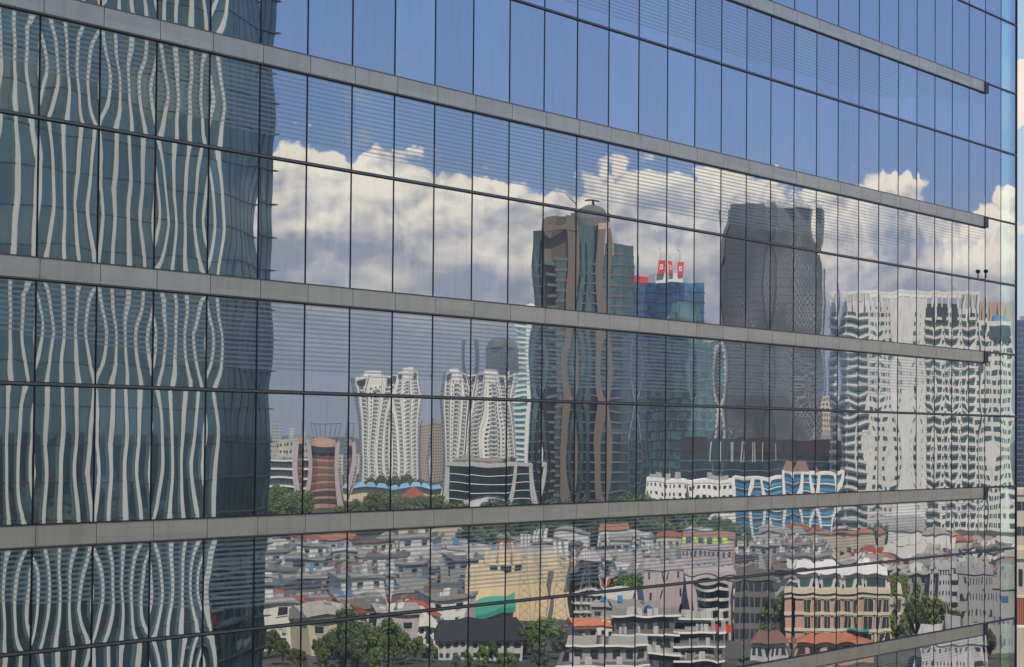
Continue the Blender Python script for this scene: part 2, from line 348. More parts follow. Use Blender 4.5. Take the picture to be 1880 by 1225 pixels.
# ------------------------------------------------------------------ mesh helpers
class MB:
    def __init__(s): s.v = []; s.f = []; s.mi = []; s.cur = 0
    def m(s, i): s.cur = i; return s
    def face(s, *ix): s.f.append(ix); s.mi.append(s.cur)
    def box(s, x0, x1, y0, y1, z0, z1):
        if x0 > x1: x0, x1 = x1, x0
        b = len(s.v); s.v += [(x0,y0,z0),(x1,y0,z0),(x1,y1,z0),(x0,y1,z0),(x0,y0,z1),(x1,y0,z1),(x1,y1,z1),(x0,y1,z1)]
        for q in ((0,3,2,1),(4,5,6,7),(0,1,5,4),(1,2,6,5),(2,3,7,6),(3,0,4,7)): s.face(*[b+i for i in q])
        return s
    def prism(s, pts, z0, z1, pts1=None):
        b = len(s.v); n = len(pts); pts1 = pts1 or pts
        s.v += [(x, y, z0) for x, y in pts] + [(x, y, z1) for x, y in pts1]
        for i in range(n): j = (i+1) % n; s.face(b+i, b+j, b+n+j, b+n+i)
        s.face(*[b+i for i in reversed(range(n))]); s.face(*[b+n+i for i in range(n)])
        return s
    def bar(s, p, q, r=.05, r2=None, n=6):
        p = Vector(p); q = Vector(q); d = (q-p).normalized(); a = d.orthogonal().normalized(); c = d.cross(a); r2 = r if r2 is None else r2
        b = len(s.v)
        for o, R_ in ((p, r), (q, r2)):
            for i in range(n):
                t = 2*math.pi*i/n; s.v.append(tuple(o + a*math.cos(t)*R_ + c*math.sin(t)*R_))
        for i in range(n): j = (i+1) % n; s.face(b+i, b+j, b+n+j, b+n+i)
        s.face(*[b+i for i in reversed(range(n))]); s.face(*[b+n+i for i in range(n)])
        return s
    def lathe(s, prof, n=16, cx=0, cy=0):
        b = len(s.v)
        for r, z in prof:
            for i in range(n): t = 2*math.pi*i/n; s.v.append((cx+r*math.cos(t), cy+r*math.sin(t), z))
        for k in range(len(prof)-1):
            for i in range(n): j = (i+1) % n; s.face(b+k*n+i, b+k*n+j, b+(k+1)*n+j, b+(k+1)*n+i)
        s.face(*[b+i for i in reversed(range(n))]); s.face(*[b+(len(prof)-1)*n+i for i in range(n)])
        return s
    def gable(s, x0, x1, y0, y1, z, h, ov=.4):
        x0 -= ov; x1 += ov; y0 -= ov; y1 += ov; ym = (y0+y1)/2; b = len(s.v)
        s.v += [(x0,y0,z),(x1,y0,z),(x1,y1,z),(x0,y1,z),(x0,ym,z+h),(x1,ym,z+h)]
        for q in ((0,1,5,4),(2,3,4,5),(0,4,3),(1,2,5),(0,3,2,1)): s.face(*[b+i for i in q])
        return s
    def hip(s, x0, x1, y0, y1, z, h, ov=.5, k=.35):
        x0 -= ov; x1 += ov; y0 -= ov; y1 += ov; ym = (y0+y1)/2; L = (x1-x0)*k; b = len(s.v)
        s.v += [(x0,y0,z),(x1,y0,z),(x1,y1,z),(x0,y1,z),(x0+L,ym,z+h),(x1-L,ym,z+h)]
        for q in ((0,1,5,4),(2,3,4,5),(0,4,3),(1,2,5),(0,3,2,1)): s.face(*[b+i for i in q])
        return s
    def data(s, name, mats, flip=True, smooth=False):
        me = bpy.data.meshes.new(name)
        v = [(-x, y, z) for x, y, z in s.v] if flip else s.v
        f = [tuple(reversed(q)) for q in s.f] if flip else s.f
        me.from_pydata(v, [], f)
        for k in (mats if isinstance(mats, (list, tuple)) else [mats]): me.materials.append(M[k])
        me.polygons.foreach_set('material_index', s.mi)
        if smooth: me.polygons.foreach_set('use_smooth', [True]*len(f))
        me.update(); return me
    def build(s, name, mats, parent=None, flip=True, smooth=False):
        return inst(name, s.data(name, mats, flip, smooth), parent)
def inst(name, me, parent=None, loc=None):
    o = bpy.data.objects.new(name, me); COL.objects.link(o)
    if parent is not None: o.parent = parent
    if loc: o.location = loc
    return o
def tag(o, label, cat, group=None, kind=None):
    if label: o['label'] = label
    if cat: o['category'] = cat
    if group: o['group'] = group
    if kind: o['kind'] = kind
    return o
def root(name, label, cat, px, d, rot=0, group=None, direct=False, z=0):
    (x, y), a = where(px, d, direct)
    o = bpy.data.objects.new(name, None); COL.objects.link(o); o.location = (x, y, z)
    o.rotation_euler = (0, 0, a - math.pi/2 + (-rot if not direct else rot)); o.empty_display_size = 2
    return tag(o, label, cat, group)
def copy_tree(o, parent=None):
    c = o.copy(); COL.objects.link(c); c.parent = parent
    for ch in [k for k in KIDS.get(o.name, [])]: copy_tree(ch, c)
    return c
KIDS = {}
def register(o):
    KIDS[o.name] = list(o.children)
    for c in o.children: register(c)

# ------------------------------------------------------------------ ground and streets
g = MB(); g.v = [(-30000, -30000, 0), (30000, -30000, 0), (30000, 30000, 0), (-30000, 30000, 0)]; g.face(0, 1, 2, 3)
tag(g.build('ground', 'ground', flip=False), None, None, kind='structure')

# ------------------------------------------------------------------ the glass office building
office = bpy.data.objects.new('office_building', None); COL.objects.link(office); office.location = (0, 0, 0)
tag(office, 'office building with mirror glass curtain wall and grey metal bands filling the whole view', 'building')
K0 = -14; NTOP, NBOT = -8, 9
def zband(n): return Z0 - n*FH
GAP = .019
def pane_arrays(w, h, seed, nu=12, nv=14, amp=None, scale=1.0):
    rnd = random.Random(seed)
    s = amp if amp is not None else rnd.choice([1.25, 1.1, 1, 1, .8, .6, .35, -.5])*rnd.uniform(.8, 1.2)*.00108
    tx, tz = rnd.gauss(0, .00018), rnd.gauss(0, .00018)
    ph = [rnd.uniform(0, 6.28) for _ in range(6)]
    cx, cz = rnd.uniform(-.22, .22), rnd.uniform(-.35, .35)
    def H(u, v):
        base = (1-u*u)*(1-v*v)*(1+cx*u+cz*v*1.2)
        rip = .00009*math.sin(4.0*v+ph[0]+1.3*u)+.00008*math.sin(4.6*v+ph[1])*math.cos(3.0*u+ph[2]) + .000035*math.sin(8.5*v+ph[3]+2.5*u)+.00005*math.sin(4.5*u+ph[4]+2*v)
        return (s*base + rip + tx*u*w/2 + tz*v*h/2)*scale
    vs, ns = [], []
    e = 1e-3
    for j in range(nv+1):
        v = -1+2*j/nv
        for i in range(nu+1):
            u = -1+2*i/nu
            hx = (H(u+e, v)-H(u-e, v))/(2*e)*2/w; hz_ = (H(u, v+e)-H(u, v-e))/(2*e)*2/h
            vs.append((u*w/2, -H(u, v), v*h/2)); n = Vector((-hx, -1, -hz_)).normalized(); ns.append(tuple(n))
    fs = []
    for j in range(nv):
        for i in range(nu):
            a = j*(nu+1)+i; fs.append((a, a+1, a+nu+2, a+nu+1))
    b = len(vs); t = .024
    vs += [(-w/2, t, -h/2), (w/2, t, -h/2), (w/2, t, h/2), (-w/2, t, h/2)]; ns += [(0, 1, 0)]*4
    fs.append((b, b+3, b+2, b+1))
    c = [0, nu, (nv+1)*(nu+1)-1, nv*(nu+1)]
    e0 = list(range(0, nu+1)); e1 = [j*(nu+1)+nu for j in range(nv+1)]; e2 = list(range(nv*(nu+1), (nv+1)*(nu+1))); e3 = [j*(nu+1) for j in range(nv+1)]
    fs.append(tuple([b, b+1]+e0[::-1])); fs.append(tuple([b+1, b+2]+e1[::-1])); fs.append(tuple([b+2, b+3]+e2)); fs.append(tuple([b+3, b]+e3))
    return vs, ns, fs, nu*nv
def pamp(x): return 1.0 if x < 6 else (.62 if x < 24 else .62+.2*min(1, (x-24)/10))
def pane_mesh(name, parts, m):
    V, Fc, N, big = [], [], [], []
    for (vs, ns, fs, nf), (ox, oz) in parts:
        b = len(V); V += [(x+ox, y, z+oz) for x, y, z in vs]
        for k, f in enumerate(fs):
            Fc.append(tuple(b+i for i in f)); big.append(k < nf)
            if k < nf: N += [ns[i] for i in f]
            else: N += [(0, 0, 0)]*len(f)
    me = bpy.data.meshes.new(name); me.from_pydata(V, [], Fc); me.materials.append(M[m])
    me.polygons.foreach_set('use_smooth', big); me.update()
    me.normals_split_custom_set(N)
    return me
cells = []    # (area, kind, k, zc, h, w)
for n in range(NTOP, NBOT):
    for k in range(K0, 32):
        zt, zm, zb = zband(n), zband(n)-TT, zband(n+1)
        if k >= 30: up = (zt-.03, zm+.03, 'pane')
        else: up = (zt-BB-.03, zm+.03, 'frit')
        for (a, b, kind) in (up, (zm-.03, zb+.03, 'pane')):
            kd = 'clearpane' if k == 31 else kind
            x0, x1 = k*PW+GAP, (k+1)*PW-GAP
            q = [project(x, 0, z) for x, z in ((x0, a), (x1, a), (x1, b), (x0, b))]
            cx_ = [max(0, min(1880, p[0])) for p in q]; cy_ = [max(0, min(1225, p[1])) for p in q]
            ar = abs(sum(cx_[i]*cy_[(i+1) % 4]-cx_[(i+1) % 4]*cy_[i] for i in range(4)))/2
            cells.append((ar, kd, (x0+x1)/2, (a+b)/2, a-b, x1-x0))
for kd, nm in (('pane', 'glass_pane'), ('frit', 'striped_glass_pane'), ('clearpane', 'corner_glass_pane')):
    cs = sorted([c for c in cells if c[1] == kd], reverse=True)
    cache = {}
    for i, c in enumerate(cs[:100]):
        if c[0] < 1: break
        lv = round(pamp(c[2])*8)/8
        key = (round(c[4], 3), random.randrange(12), lv)
        if key not in cache: cache[key] = pane_mesh(nm, [(pane_arrays(c[5], c[4], int(c[4]*1000)*31+key[1], scale=lv), (0, 0))], kd)
        inst(nm, cache[key], office, (c[2], 0, c[3]))
    rest = cs[100:] if len(cs) > 100 and cs[99][0] >= 1 else [c for c in cs if c[0] < 1]
    if rest:
        vis = []
        for i, c in enumerate(rest): vis.append((pane_arrays(c[5], c[4], 900+i, *((12, 14) if c[0] > 0 else (4, 5)), scale=pamp(c[2])), (c[2], c[3])))
        o = inst(nm, pane_mesh(nm, vis, kd), office, (0, 0, 0)); o['kind'] = 'stuff'
ZT, ZB = zband(NTOP), zband(NBOT)
# frames
me = MB().box(-GAP, GAP, -.006, .12, ZB, ZT).data('mullion', 'dark', flip=False)
for k in range(K0, 32):
    inst('mullion', me, office, (k*PW, 0, 0))
MB().box(CORNER-GAP, CORNER+.035, -.03, .19, ZB, ZT).build('corner_mullion', 'dkm', office, flip=False)
XL, XR = K0*PW, CORNER-GAP-.002
t_ = MB().m(0).box(XL, XR, -.012, .10, -.036, .034).m(1).box(XL, XR, -.032, -.012, -.014, .022)
tme = t_.data('transom', ['dark', 'rail'], flip=False)
for n in range(NTOP, NBOT): inst('transom', tme, office, (0, 0, zband(n)-TT))
BE = 30*PW
for n in range(NTOP, NBOT+1):
    b = MB().m(1).box(XL, BE, -.02, .10, -BB-.03, .03)                       # black carrier behind
    b.m(2).box(XL, BE, -.085, -.02, .002, .016)                              # bright drip lip
    for k in range(K0, 30):
        b.m(0).box(k*PW+.009, (k+1)*PW-.009, -.07, -.02, -BB+.012, .0)
    b.m(2).box(XL, BE, -.060, -.02, -BB-.012, -BB+.006)
    o = b.build('spandrel_band', ['alu', 'dark', 'rail'], office, flip=False); o.location = (0, 0, zband(n))
    e = MB().box(BE-.28, BE+.02, -.10, -.071, -BB-.01, .006).box(BE, BE+.03, -.10, .0, -BB-.01, .006).build('end_bracket', 'dkm', o, flip=False)
    r_ = MB().m(0).box(BE+.03, XR, -.012, .10, -.03, .03).m(1).box(BE+.03, XR, -.030, -.012, -.012, .016).build('corner_transom', ['dark', 'rail'], office, flip=False); r_.location = (0, 0, zband(n))
MB().box(XL+.1, 30.9*PW, .13, 26, 0, ZT).box(31.02*PW, CORNER, .60, 26, 0, ZT).box(30.9*PW, 31.02*PW, .62, 26, 0, ZT).build('core_wall', 'core', office, flip=False)
MB().box(CORNER-.02, CORNER+.01, .19, .60, ZB, ZT).build('side_glass', 'clearside', office, flip=False) if 'clearside' in M else None
MB().box(XL, CORNER, -.02, 26.2, ZT+.03, ZT+1.2).build('roof_parapet', 'alu', office, flip=False)
MB().box(XL, CORNER, -.01, .12, 0, ZB-BB-.03).build('plinth', 'grey', office, flip=False)
me = MB().box(CORNER, CORNER+.05, .62, 26, -BB, 0).data('side_band', 'alu', flip=False)
for n in range(NTOP, NBOT+1): inst('side_band', me, office, (0, 0, zband(n)))
# twin floodlights standing on a rail near the corner
pz = zband(1)-TT+.034
f = bpy.data.objects.new('floodlight', None); COL.objects.link(f); f.location = (29.80*PW, -.125, pz)
tag(f, 'small black lamp and its reflection on a rail near the right corner', 'lamp')
MB().bar((0, .09, -.01), (0, .04, -.03), .016).bar((0, .04, -.03), (0, 0, .03), .016).bar((0, 0, .02), (.015, 0, .11), .022).bar((.015, 0, .10), (-.01, 0, .19), .016).build('stem', 'dkm', f, flip=False)
MB().lathe([(.02, .16), (.06, .185), (.075, .22), (.068, .26), (.03, .285)], 14).build('lamp_head', 'dkm', f, flip=False, smooth=True)

# ------------------------------------------------------------------ generic block
def rowmesh(W_, D_, zs, nb, wr, ph, mt, sides=True, out=.06):
    b = MB(); bw = W_/nb; w = bw*wr/2
    for i in range(nb):
        c = -W_/2+bw*(i+.5); b.box(c-w, c+w, -D_/2-out, -D_/2+.05, 0, ph)
    if sides:
        nd = max(1, round(D_/bw)); bd = D_/nd; w = bd*wr/2
        for i in range(nd):
            c = -D_/2+bd*(i+.5)
            for s in (-1, 1): b.box(s*(W_/2+out), s*(W_/2-.05), c-w, c+w, 0, ph)
    return b.data('window_row', mt)
def block(name, label, cat, px0, px1, ytop, d, wall='white', glass='win', nf=10, nb=8, wr=.6, hr=.5, depth=None, rot=0.0, base=0, roof='grey',
          slab=None, slabout=.5, ribs=None, group=None, direct=False, parapet=.8, top=0, kit=True, sides=True):
    px = (px0+px1)/2; Wd = (px1-px0)/F*d; D = depth or Wd*.6
    c, s = abs(math.cos(rot)), abs(math.sin(rot))
    if rot and not depth: Wd = Wd/(c+.6*s); D = Wd*.6
    elif rot: Wd = max(4, (Wd-D*s)/c)
    H_ = zof(px, ytop, d)
    r = root(name, label, cat, px, d + D/2, rot, group, direct)
    fl = not direct
    MB().box(-Wd/2, Wd/2, -D/2, D/2, base, H_).build('wall', wall, r, fl)
    fhh = (H_-base-top)/nf
    wm = rowmesh(Wd, D, 0, nb, wr, fhh*hr, glass, sides)
    for i in range(nf): inst('window_row', wm, r, (0, 0, base+fhh*(i+.5-hr/2)))
    if slab:
        sm_ = MB().box(-Wd/2-slabout, Wd/2+slabout, -D/2-slabout, D/2+slabout, -fhh*.10, fhh*.10).data('floor_slab', slab)
        for i in range(1, nf+1): inst('floor_slab', sm_, r, (0, 0, base+fhh*i))
    if ribs:
        rm, nr, ro = ribs; rw = .35
        me_ = MB().box(-rw, rw, -ro, .1, base, H_+1).data('rib', rm)
        for i in range(nr+1): inst('rib', me_, r, (-(-Wd/2+Wd*i/nr), -D/2, 0))
    if parapet:
        p = parapet
        q = MB().box(-Wd/2-.2, Wd/2+.2, -D/2-.2, -D/2+.15, H_-.3, H_+p).box(-Wd/2-.2, Wd/2+.2, D/2-.15, D/2+.2, H_-.3, H_+p)
        q.box(-Wd/2-.2, -Wd/2+.15, -D/2+.15, D/2-.15, H_-.3, H_+p).box(Wd/2-.15, Wd/2+.2, -D/2+.15, D/2-.15, H_-.3, H_+p).build('parapet', wall if wall != 'lattice' else 'dgrey', r, fl)
    if kit:
        rnd = random.Random(int(px*7+d))
        q = MB(); 
        for i in range(3):
            cx_ = rnd.uniform(-.3, .3)*Wd; w_ = rnd.uniform(.06, .14)*Wd
            q.box(cx_-w_, cx_+w_, rnd.uniform(-.3, 0)*D, rnd.uniform(.05, .3)*D, H_, H_+rnd.uniform(1.2, 3.2))
        q.bar((0, 0, H_), (0, 0, H_+rnd.uniform(4, 7)), .12, .04).build('rooftop_plant', roof, r, fl)
    return r, Wd, D, H_, fhh

exec_city = True
# ------------------------------------------------------------------ finned tower at the left
def finned():
    d = 300; px = 400
    r = root('finned_tower', 'dark glass tower with tall white vertical fins mirrored in the left panes', 'tower', px, d, 0)
    (x, y), a = where(px, d)
    r.rotation_euler = (0, 0, 0)       # parallel to the office front; local x grows towards the photo's right
    Ht = 98.; Lf = 62.; fhh = 4.1
    # plan (real axes): front along -x at y=0 facing +y, then a face turning away on the +x side
    ang = R(-14); L2 = 16.5
    p0 = (0, 0); p1 = (-Lf, 0); p2 = (L2*math.cos(ang), L2*math.sin(ang)); p3 = (p2[0]+2, p2[1]-26); p4 = (-Lf, -40)
    MB().prism([p1, p4, p3, p2, p0], 0, Ht).build('curtain_wall', 'gtower', r, False)
    nfin = 22; sp = 2.75
    fm = MB().box(-.06, .06, 0, .50, 3, Ht+1).data('fin', 'finpaint', flip=False)
    for i in range(nfin): inst('fin', fm, r, (-1.0-i*sp, .0, 0))
    b = MB()
    lines = MB().box(-Lf, -.2, 0, .05, -.06, .06).data('floor_line', 'dkm', flip=False)
    u = Vector((math.cos(ang), math.sin(ang), 0)); nn = Vector((-math.sin(ang), math.cos(ang), 0))
    def strip(t0, t1, o0, o1, z0, z1, B):
        q = [u*t0+nn*o0, u*t1+nn*o0, u*t1+nn*o1, u*t0+nn*o1]; B.prism([(c.x, c.y) for c in q], z0, z1)
    sl_ = MB(); strip(0, L2+.5, -.1, .16, -.09, .09, sl_); strip(L2-.3, L2+.9, -.4, .45, -.05, .05, sl_)
    sl_ = sl_.data('slab_edge', 'dkm', flip=False)
    for i in range(1, int(Ht/fhh)):
        inst('floor_line', lines, r, (0, 0, i*fhh)); inst('slab_edge', sl_, r, (0, 0, i*fhh+.3))
    mu = MB(); strip(-.035, .035, 0, .07, 3, Ht, mu); mu = mu.data('side_mullion', 'dkm', flip=False)
    for i in range(1, 7): inst('side_mullion', mu, r, tuple(u*(i*2.45)))
finned()

# ------------------------------------------------------------------ white apartment towers
def apartment(px0, px1, ytop, label, seed, rot=.25, d=1450):
    r, Wd, D, H_, f = block('apartment_tower', label, 'tower', px0, px1, ytop+5, d, 'white2', 'win', 26, 9, .34, .48, rot=rot, top=4, kit=False,
                            group='white apartment towers on the skyline')
    bm_ = MB()
    for c in (-.33, 0.02, .36):
        bm_.box((c-.075)*Wd, (c+.075)*Wd, -D/2-1.5, -D/2, 0, f*.32)
    bm_ = bm_.data('balcony', 'white')
    for i in range(26): inst('balcony', bm_, r, (0, 0, f*i+.2))
    for c in (-.46, -.20, .18, .49):
        MB().box(c*Wd-.5, c*Wd+.5, -D/2-1.9, -D/2, 0, H_+1).build('pilaster', 'white2', r)
    MB().box(-.30*Wd, .18*Wd, -D*.3, D*.25, H_, H_+3.2).build('penthouse', 'white2', r)
    MB().box(-.47*Wd, -.28*Wd, -D/2-2.0, -D*.3, H_-3.4, H_-.6).box(.30*Wd, .46*Wd, -D/2-2.0, -D*.3, H_-3.4, H_-.6).build('corner_window', 'win', r)
apartment(648, 717, 686, 'leftmost white apartment tower mirrored between the red octagonal block and its twin', 1)
apartment(721, 778, 682, 'second white apartment tower from the left, standing beside the brown block', 2, -.2)
apartment(806, 862, 686, 'third white apartment tower from the left, rising above the dark glass hall', 3)
apartment(868, 944, 686, 'rightmost white apartment tower, touching the teal and white tower', 4, -.2)
block('apartment_block', 'brown apartment block between the second and third white towers', 'building', 777, 810, 778, 1650, 'tan', 'win', 20, 5, .5, .5, rot=.3)

# far dark towers
block('office_tower', 'narrow dark tower behind the third white apartment tower', 'tower', 856, 868, 622, 2000, 'lattice', 'win', 20, 2, .3, .3, kit=False)
r, Wd, D, H_, f = block('office_tower', 'dark speckled tower with rounded top behind the rightmost white apartment tower', 'tower', 886, 944, 636, 1950, 'lattice', 'gdark', 26, 6, .5, .35, kit=False)
MB().lathe([(Wd*.45, H_), (Wd*.40, H_+4), (Wd*.25, H_+7), (.5, H_+8)], 20).build('crown', 'dgrey', r)

# teal and white tower
r, Wd, D, H_, f = block('apartment_tower', 'slim tower of teal glass and white floor bands left of the brown tower', 'tower', 946, 994, 580, 1300, 'gaqua', 'gaqua', 30, 4, .8, .5, slab=None, kit=False, parapet=0)
sm_ = MB().box(-Wd/2-1.2, Wd*.05, -D/2-1.2, D/2+1, -.6, .6).box(Wd*.25, Wd/2+.8, -D/2-.9, D/2+1, -.6, .6).data('balcony', 'white2')
for i in range(2, 31): inst('balcony', sm_, r, (0, 0, f*i))
MB().box(-1.0, 1.4, -D/2-1.4, -D/2, 0, H_+2).build('spine', 'white2', r)
MB().lathe([(Wd*.35, H_), (Wd*.33, H_+3), (Wd*.2, H_+5), (.4, H_+6)], 16).build('cap', 'white2', r)

# ------------------------------------------------------------------ brown stone tower
def brown_tower():
    d = 1000; px = 1070; k = d/F
    r = root('office_tower', 'tall brown stone tower with round rooftop drum and helipad mast, centre of the reflection', 'tower', px, d+14)
    z = lambda y: zof(px, y, d)
    X = lambda p: (p-px)*k
    f = 4.0
    MB().prism([(X(976), -3), (X(1000), -8), (X(1000), 18), (X(976), 18)], 0, z(420)).build('left_wing', 'gdark', r)
    MB().prism([(X(1000), -8), (X(1052), -16), (X(1052), 20), (X(1000), 20)], 0, z(400)).build('stone_wall', 'brown', r)
    MB().prism([(X(1052), -16.2), (X(1114), -12), (X(1114), 20), (X(1052), 20)], 0, z(412)).build('centre_wall', 'gdark', r)
    MB().prism([(X(1114), -11), (X(1142), -9), (X(1166), 0), (X(1166), 20), (X(1114), 20)], 0, z(446)).build('right_wing', 'gdark2', r)
    for p0, p1, y0, y1 in ((1002, 1018, 398, -8.7), (1034, 1050, 398, -14.4), (1098, 1116, 420, -13.8)):
        MB().box(X(p0), X(p1), y1-1.6, y1+2, 0, z(y0)).build('stone_pier', 'brown', r)
    for p0, p1, y0, y1, ym in ((982, 992, 440, 930, -6.2), (1020, 1032, 470, 930, -13.4), (1056, 1066, 445, 930, -16.4), (1072, 1084, 445, 930, -16)):
        MB().box(X(p0), X(p1), ym-1.0, ym+1.5, 0, z(y0)).build('glass_strip', 'gdark2', r)
    ring = MB().prism([(X(1114), -11.5), (X(1142), -9.5), (X(1167), -.3), (X(1167), 3), (X(1114), 3)], -.35, .35).data('floor_band', 'dgrey')
    ring2 = MB().box(X(1003), X(1033), -14.2, -9, -.5, .5).box(X(976)-.2, X(999), -7.2, -2, -.25, .25).box(X(1052), X(1098), -16.35, -13, -.25, .25).data('floor_band', 'dgrey')
    ring3 = MB().box(X(1018), X(1034), -15.0, -12, -.5, .5).data('spandrel', 'brown')
    for i in range(1, 27): 
        if f*i < z(455): inst('floor_band', ring, r, (0, 0, f*i))
    for i in range(1, 25): inst('floor_band', ring2, r, (0, 0, f*i)); inst('spandrel', ring3, r, (0, 0, f*i+2))
    # scooped crown wall
    zt = z(392); q = MB(); n = 12
    for i in range(n):
        a, b = i/n, (i+1)/n; x0 = X(994)+(X(1050)-X(994))*a; x1 = X(994)+(X(1050)-X(994))*b
        h = 6*(1-math.sin(math.pi*(a+b)/2))
        q.box(x0, x1, -15.5+(-1)*a, -13.5, z(425), z(404)+h-3)
    q.build('scooped_crown', 'brown', r)
    MB().box(X(1098), X(1118), -14.5, -6, z(470), z(408)).build('crown_grille', 'tan', r)
    MB().lathe([(7.2, z(425)), (7.4, z(395)), (6.2, z(384)), (5.5, z(380))], 28, X(1082), -4).build('rooftop_drum', 'dgrey', r, smooth=False)
    MB().lathe([(3.0, z(380)), (3.2, z(378)), (.6, z(377)), (.5, z(369)), (3.4, z(368)), (3.4, z(366.5))], 20, X(1084), -4).build('helipad_mast', 'dgrey', r)
    MB().bar((X(1052), -8, z(400)), (X(1052), -8, z(372)), .3, .15).bar((X(1052), -8, z(374)), (X(1037), -8, z(357)), .3, .2).build('crane_arm', 'dgrey', r)
brown_tower()

# ------------------------------------------------------------------ blue bank tower
def blue_tower():
    d = 1120; px = 1222; k = d/F; z = lambda y: zof(px, y, d)
    r = root('bank_tower', 'blue glass tower with white crown and two red rooftop signs', 'tower', px, d+12)
    Wd = 132*k; X = lambda p: (p-px)*k
    MB().prism([(X(1158), 2), (X(1180), -7), (X(1262), -10), (X(1291), -4), (X(1291), 22), (X(1158), 22)], z(620), z(518)).build('upper_wall', 'gblue', r)
    MB().prism([(X(1166), 2), (X(1185), -8), (X(1268), -11), (X(1318), -4), (X(1318), 22), (X(1166), 22)], 0, z(620)).build('lower_wall', 'gteal', r)
    b = MB().prism([(X(1158)-.3, 2), (X(1180), -7.4), (X(1262), -10.4), (X(1291)+.3, -4), (X(1291)+.3, 4), (X(1158)-.3, 4)], -.22, .22).data('floor_line', 'dkm')
    c = MB().prism([(X(1166)-.3, 2), (X(1185), -8.4), (X(1268), -11.4), (X(1318)+.3, -4), (X(1318)+.3, 4), (X(1166)-.3, 4)], -.4, .4).data('floor_band', 'gpale')
    i = 0
    while i*4.2+4 < z(521):
        h = i*4.2+4
        inst('floor_line' if h > z(620) else 'floor_band', b if h > z(620) else c, r, (0, 0, h)); i += 1
    MB().lathe([(9, z(615)), (9.6, z(612)), (9.6, z(560)), (9, z(557))], 24, X(1248), -1.5).build('round_bay', 'gteal', r, smooth=True)
    MB().prism([(X(1184), 0), (X(1204), -8), (X(1258), -9), (X(1258), 15), (X(1184), 15)], z(518)-.2, z(500)).build('white_crown', 'white2', r)
    MB().box(X(1160), X(1186), -3, 12, z(518), z(505)).build('red_crown_panel', 'red', r)
    for p in (1216, 1251):
        s = MB().box(X(p-8), X(p+8), -10.2, -9.4, z(503), z(478)).build('sign', 'red', r)
        q = MB(); x0, x1, z0_, z1_ = X(p-3.6), X(p+3.6), z(495), z(486)
        q.box(x0, x1, -10.35, -10.15, z0_, z0_+.5).box(x0, x1, -10.35, -10.15, z1_-.5, z1_).box(x0, x0+.5, -10.35, -10.15, z0_+.5, z1_-.5).box(x1-.5, x1, -10.35, -10.15, z0_+.5, z1_-.5)
        q.build('emblem', 'white2', s)
        MB().bar((X(p-2), -8, z(480)), (X(p-2), -8, z(455)), .22, .08).bar((X(p-2), -8, z(457)), (X(p-9), -8, z(452)), .15).build('mast', 'steel', r)
blue_tower()

# ------------------------------------------------------------------ lattice tower
def lattice_tower():
    d = 1200; px = 1413; k = d/F; z = lambda y: zof(px, y, d); X = lambda p: (p-px)*k
    r = root('lattice_tower', 'tall dark grey tower clad in a pale diamond lattice', 'tower', px, d+20)
    MB().prism([(X(1332), -2), (X(1412), -12), (X(1412), 25), (X(1332), 25)], 0, z(368)).build('left_wall', 'lattice', r)
    MB().prism([(X(1414), -13), (X(1505), -3), (X(1505), 26), (X(1414), 26)], 0, z(376)).build('right_wall', 'lattice', r)
    MB().box(X(1324), X(1331), 0, 16, 0, z(380)).build('edge_fin', 'dgrey', r)
    MB().box(X(1411.6), X(1414.4), -13.4, -8, 0, z(371)).build('centre_joint', 'dkm', r)
    q = MB()
    for p in (1420, 1440, 1462, 1486):
        q.bar((X(p), -10, z(376)), (X(p+4), -10, z(362)), .35).bar((X(p+4), -10, z(362)), (X(p+20), -10, z(366)), .3)
    q.box(X(1418), X(1500), -11, -3, z(377), z(371)).build('crown_frame', 'lgrey', r)
    fl = MB().prism([(X(1332)-.1, -2.2), (X(1412), -12.2), (X(1412), -9), (X(1332)-.1, 1)], -.12, .12).prism([(X(1414), -13.2), (X(1505)+.1, -3.2), (X(1505)+.1, 0), (X(1414), -10)], -.12, .12).data('floor_line', 'dgrey')
    for i in range(1, int(z(376)/4)): inst('floor_line', fl, r, (0, 0, i*4.0))
lattice_tower()
block('apartment_tower', 'slim cream apartment tower showing at the left edge of the lattice tower', 'tower', 1302, 1322, 622, 1500, 'cream', 'win', 26, 3, .5, .5, kit=False)
block('apartment_tower', 'slim cream apartment tower between the lattice tower and the white hotel', 'tower', 1494, 1530, 735, 1500, 'cream', 'win', 16, 5, .5, .5, kit=False)
block('office_tower', 'thin teal sliver tower right of the lattice tower', 'tower', 1508, 1514, 490, 1700, 'gteal', 'gdark', 30, 1, .5, .3, kit=False, parapet=0)

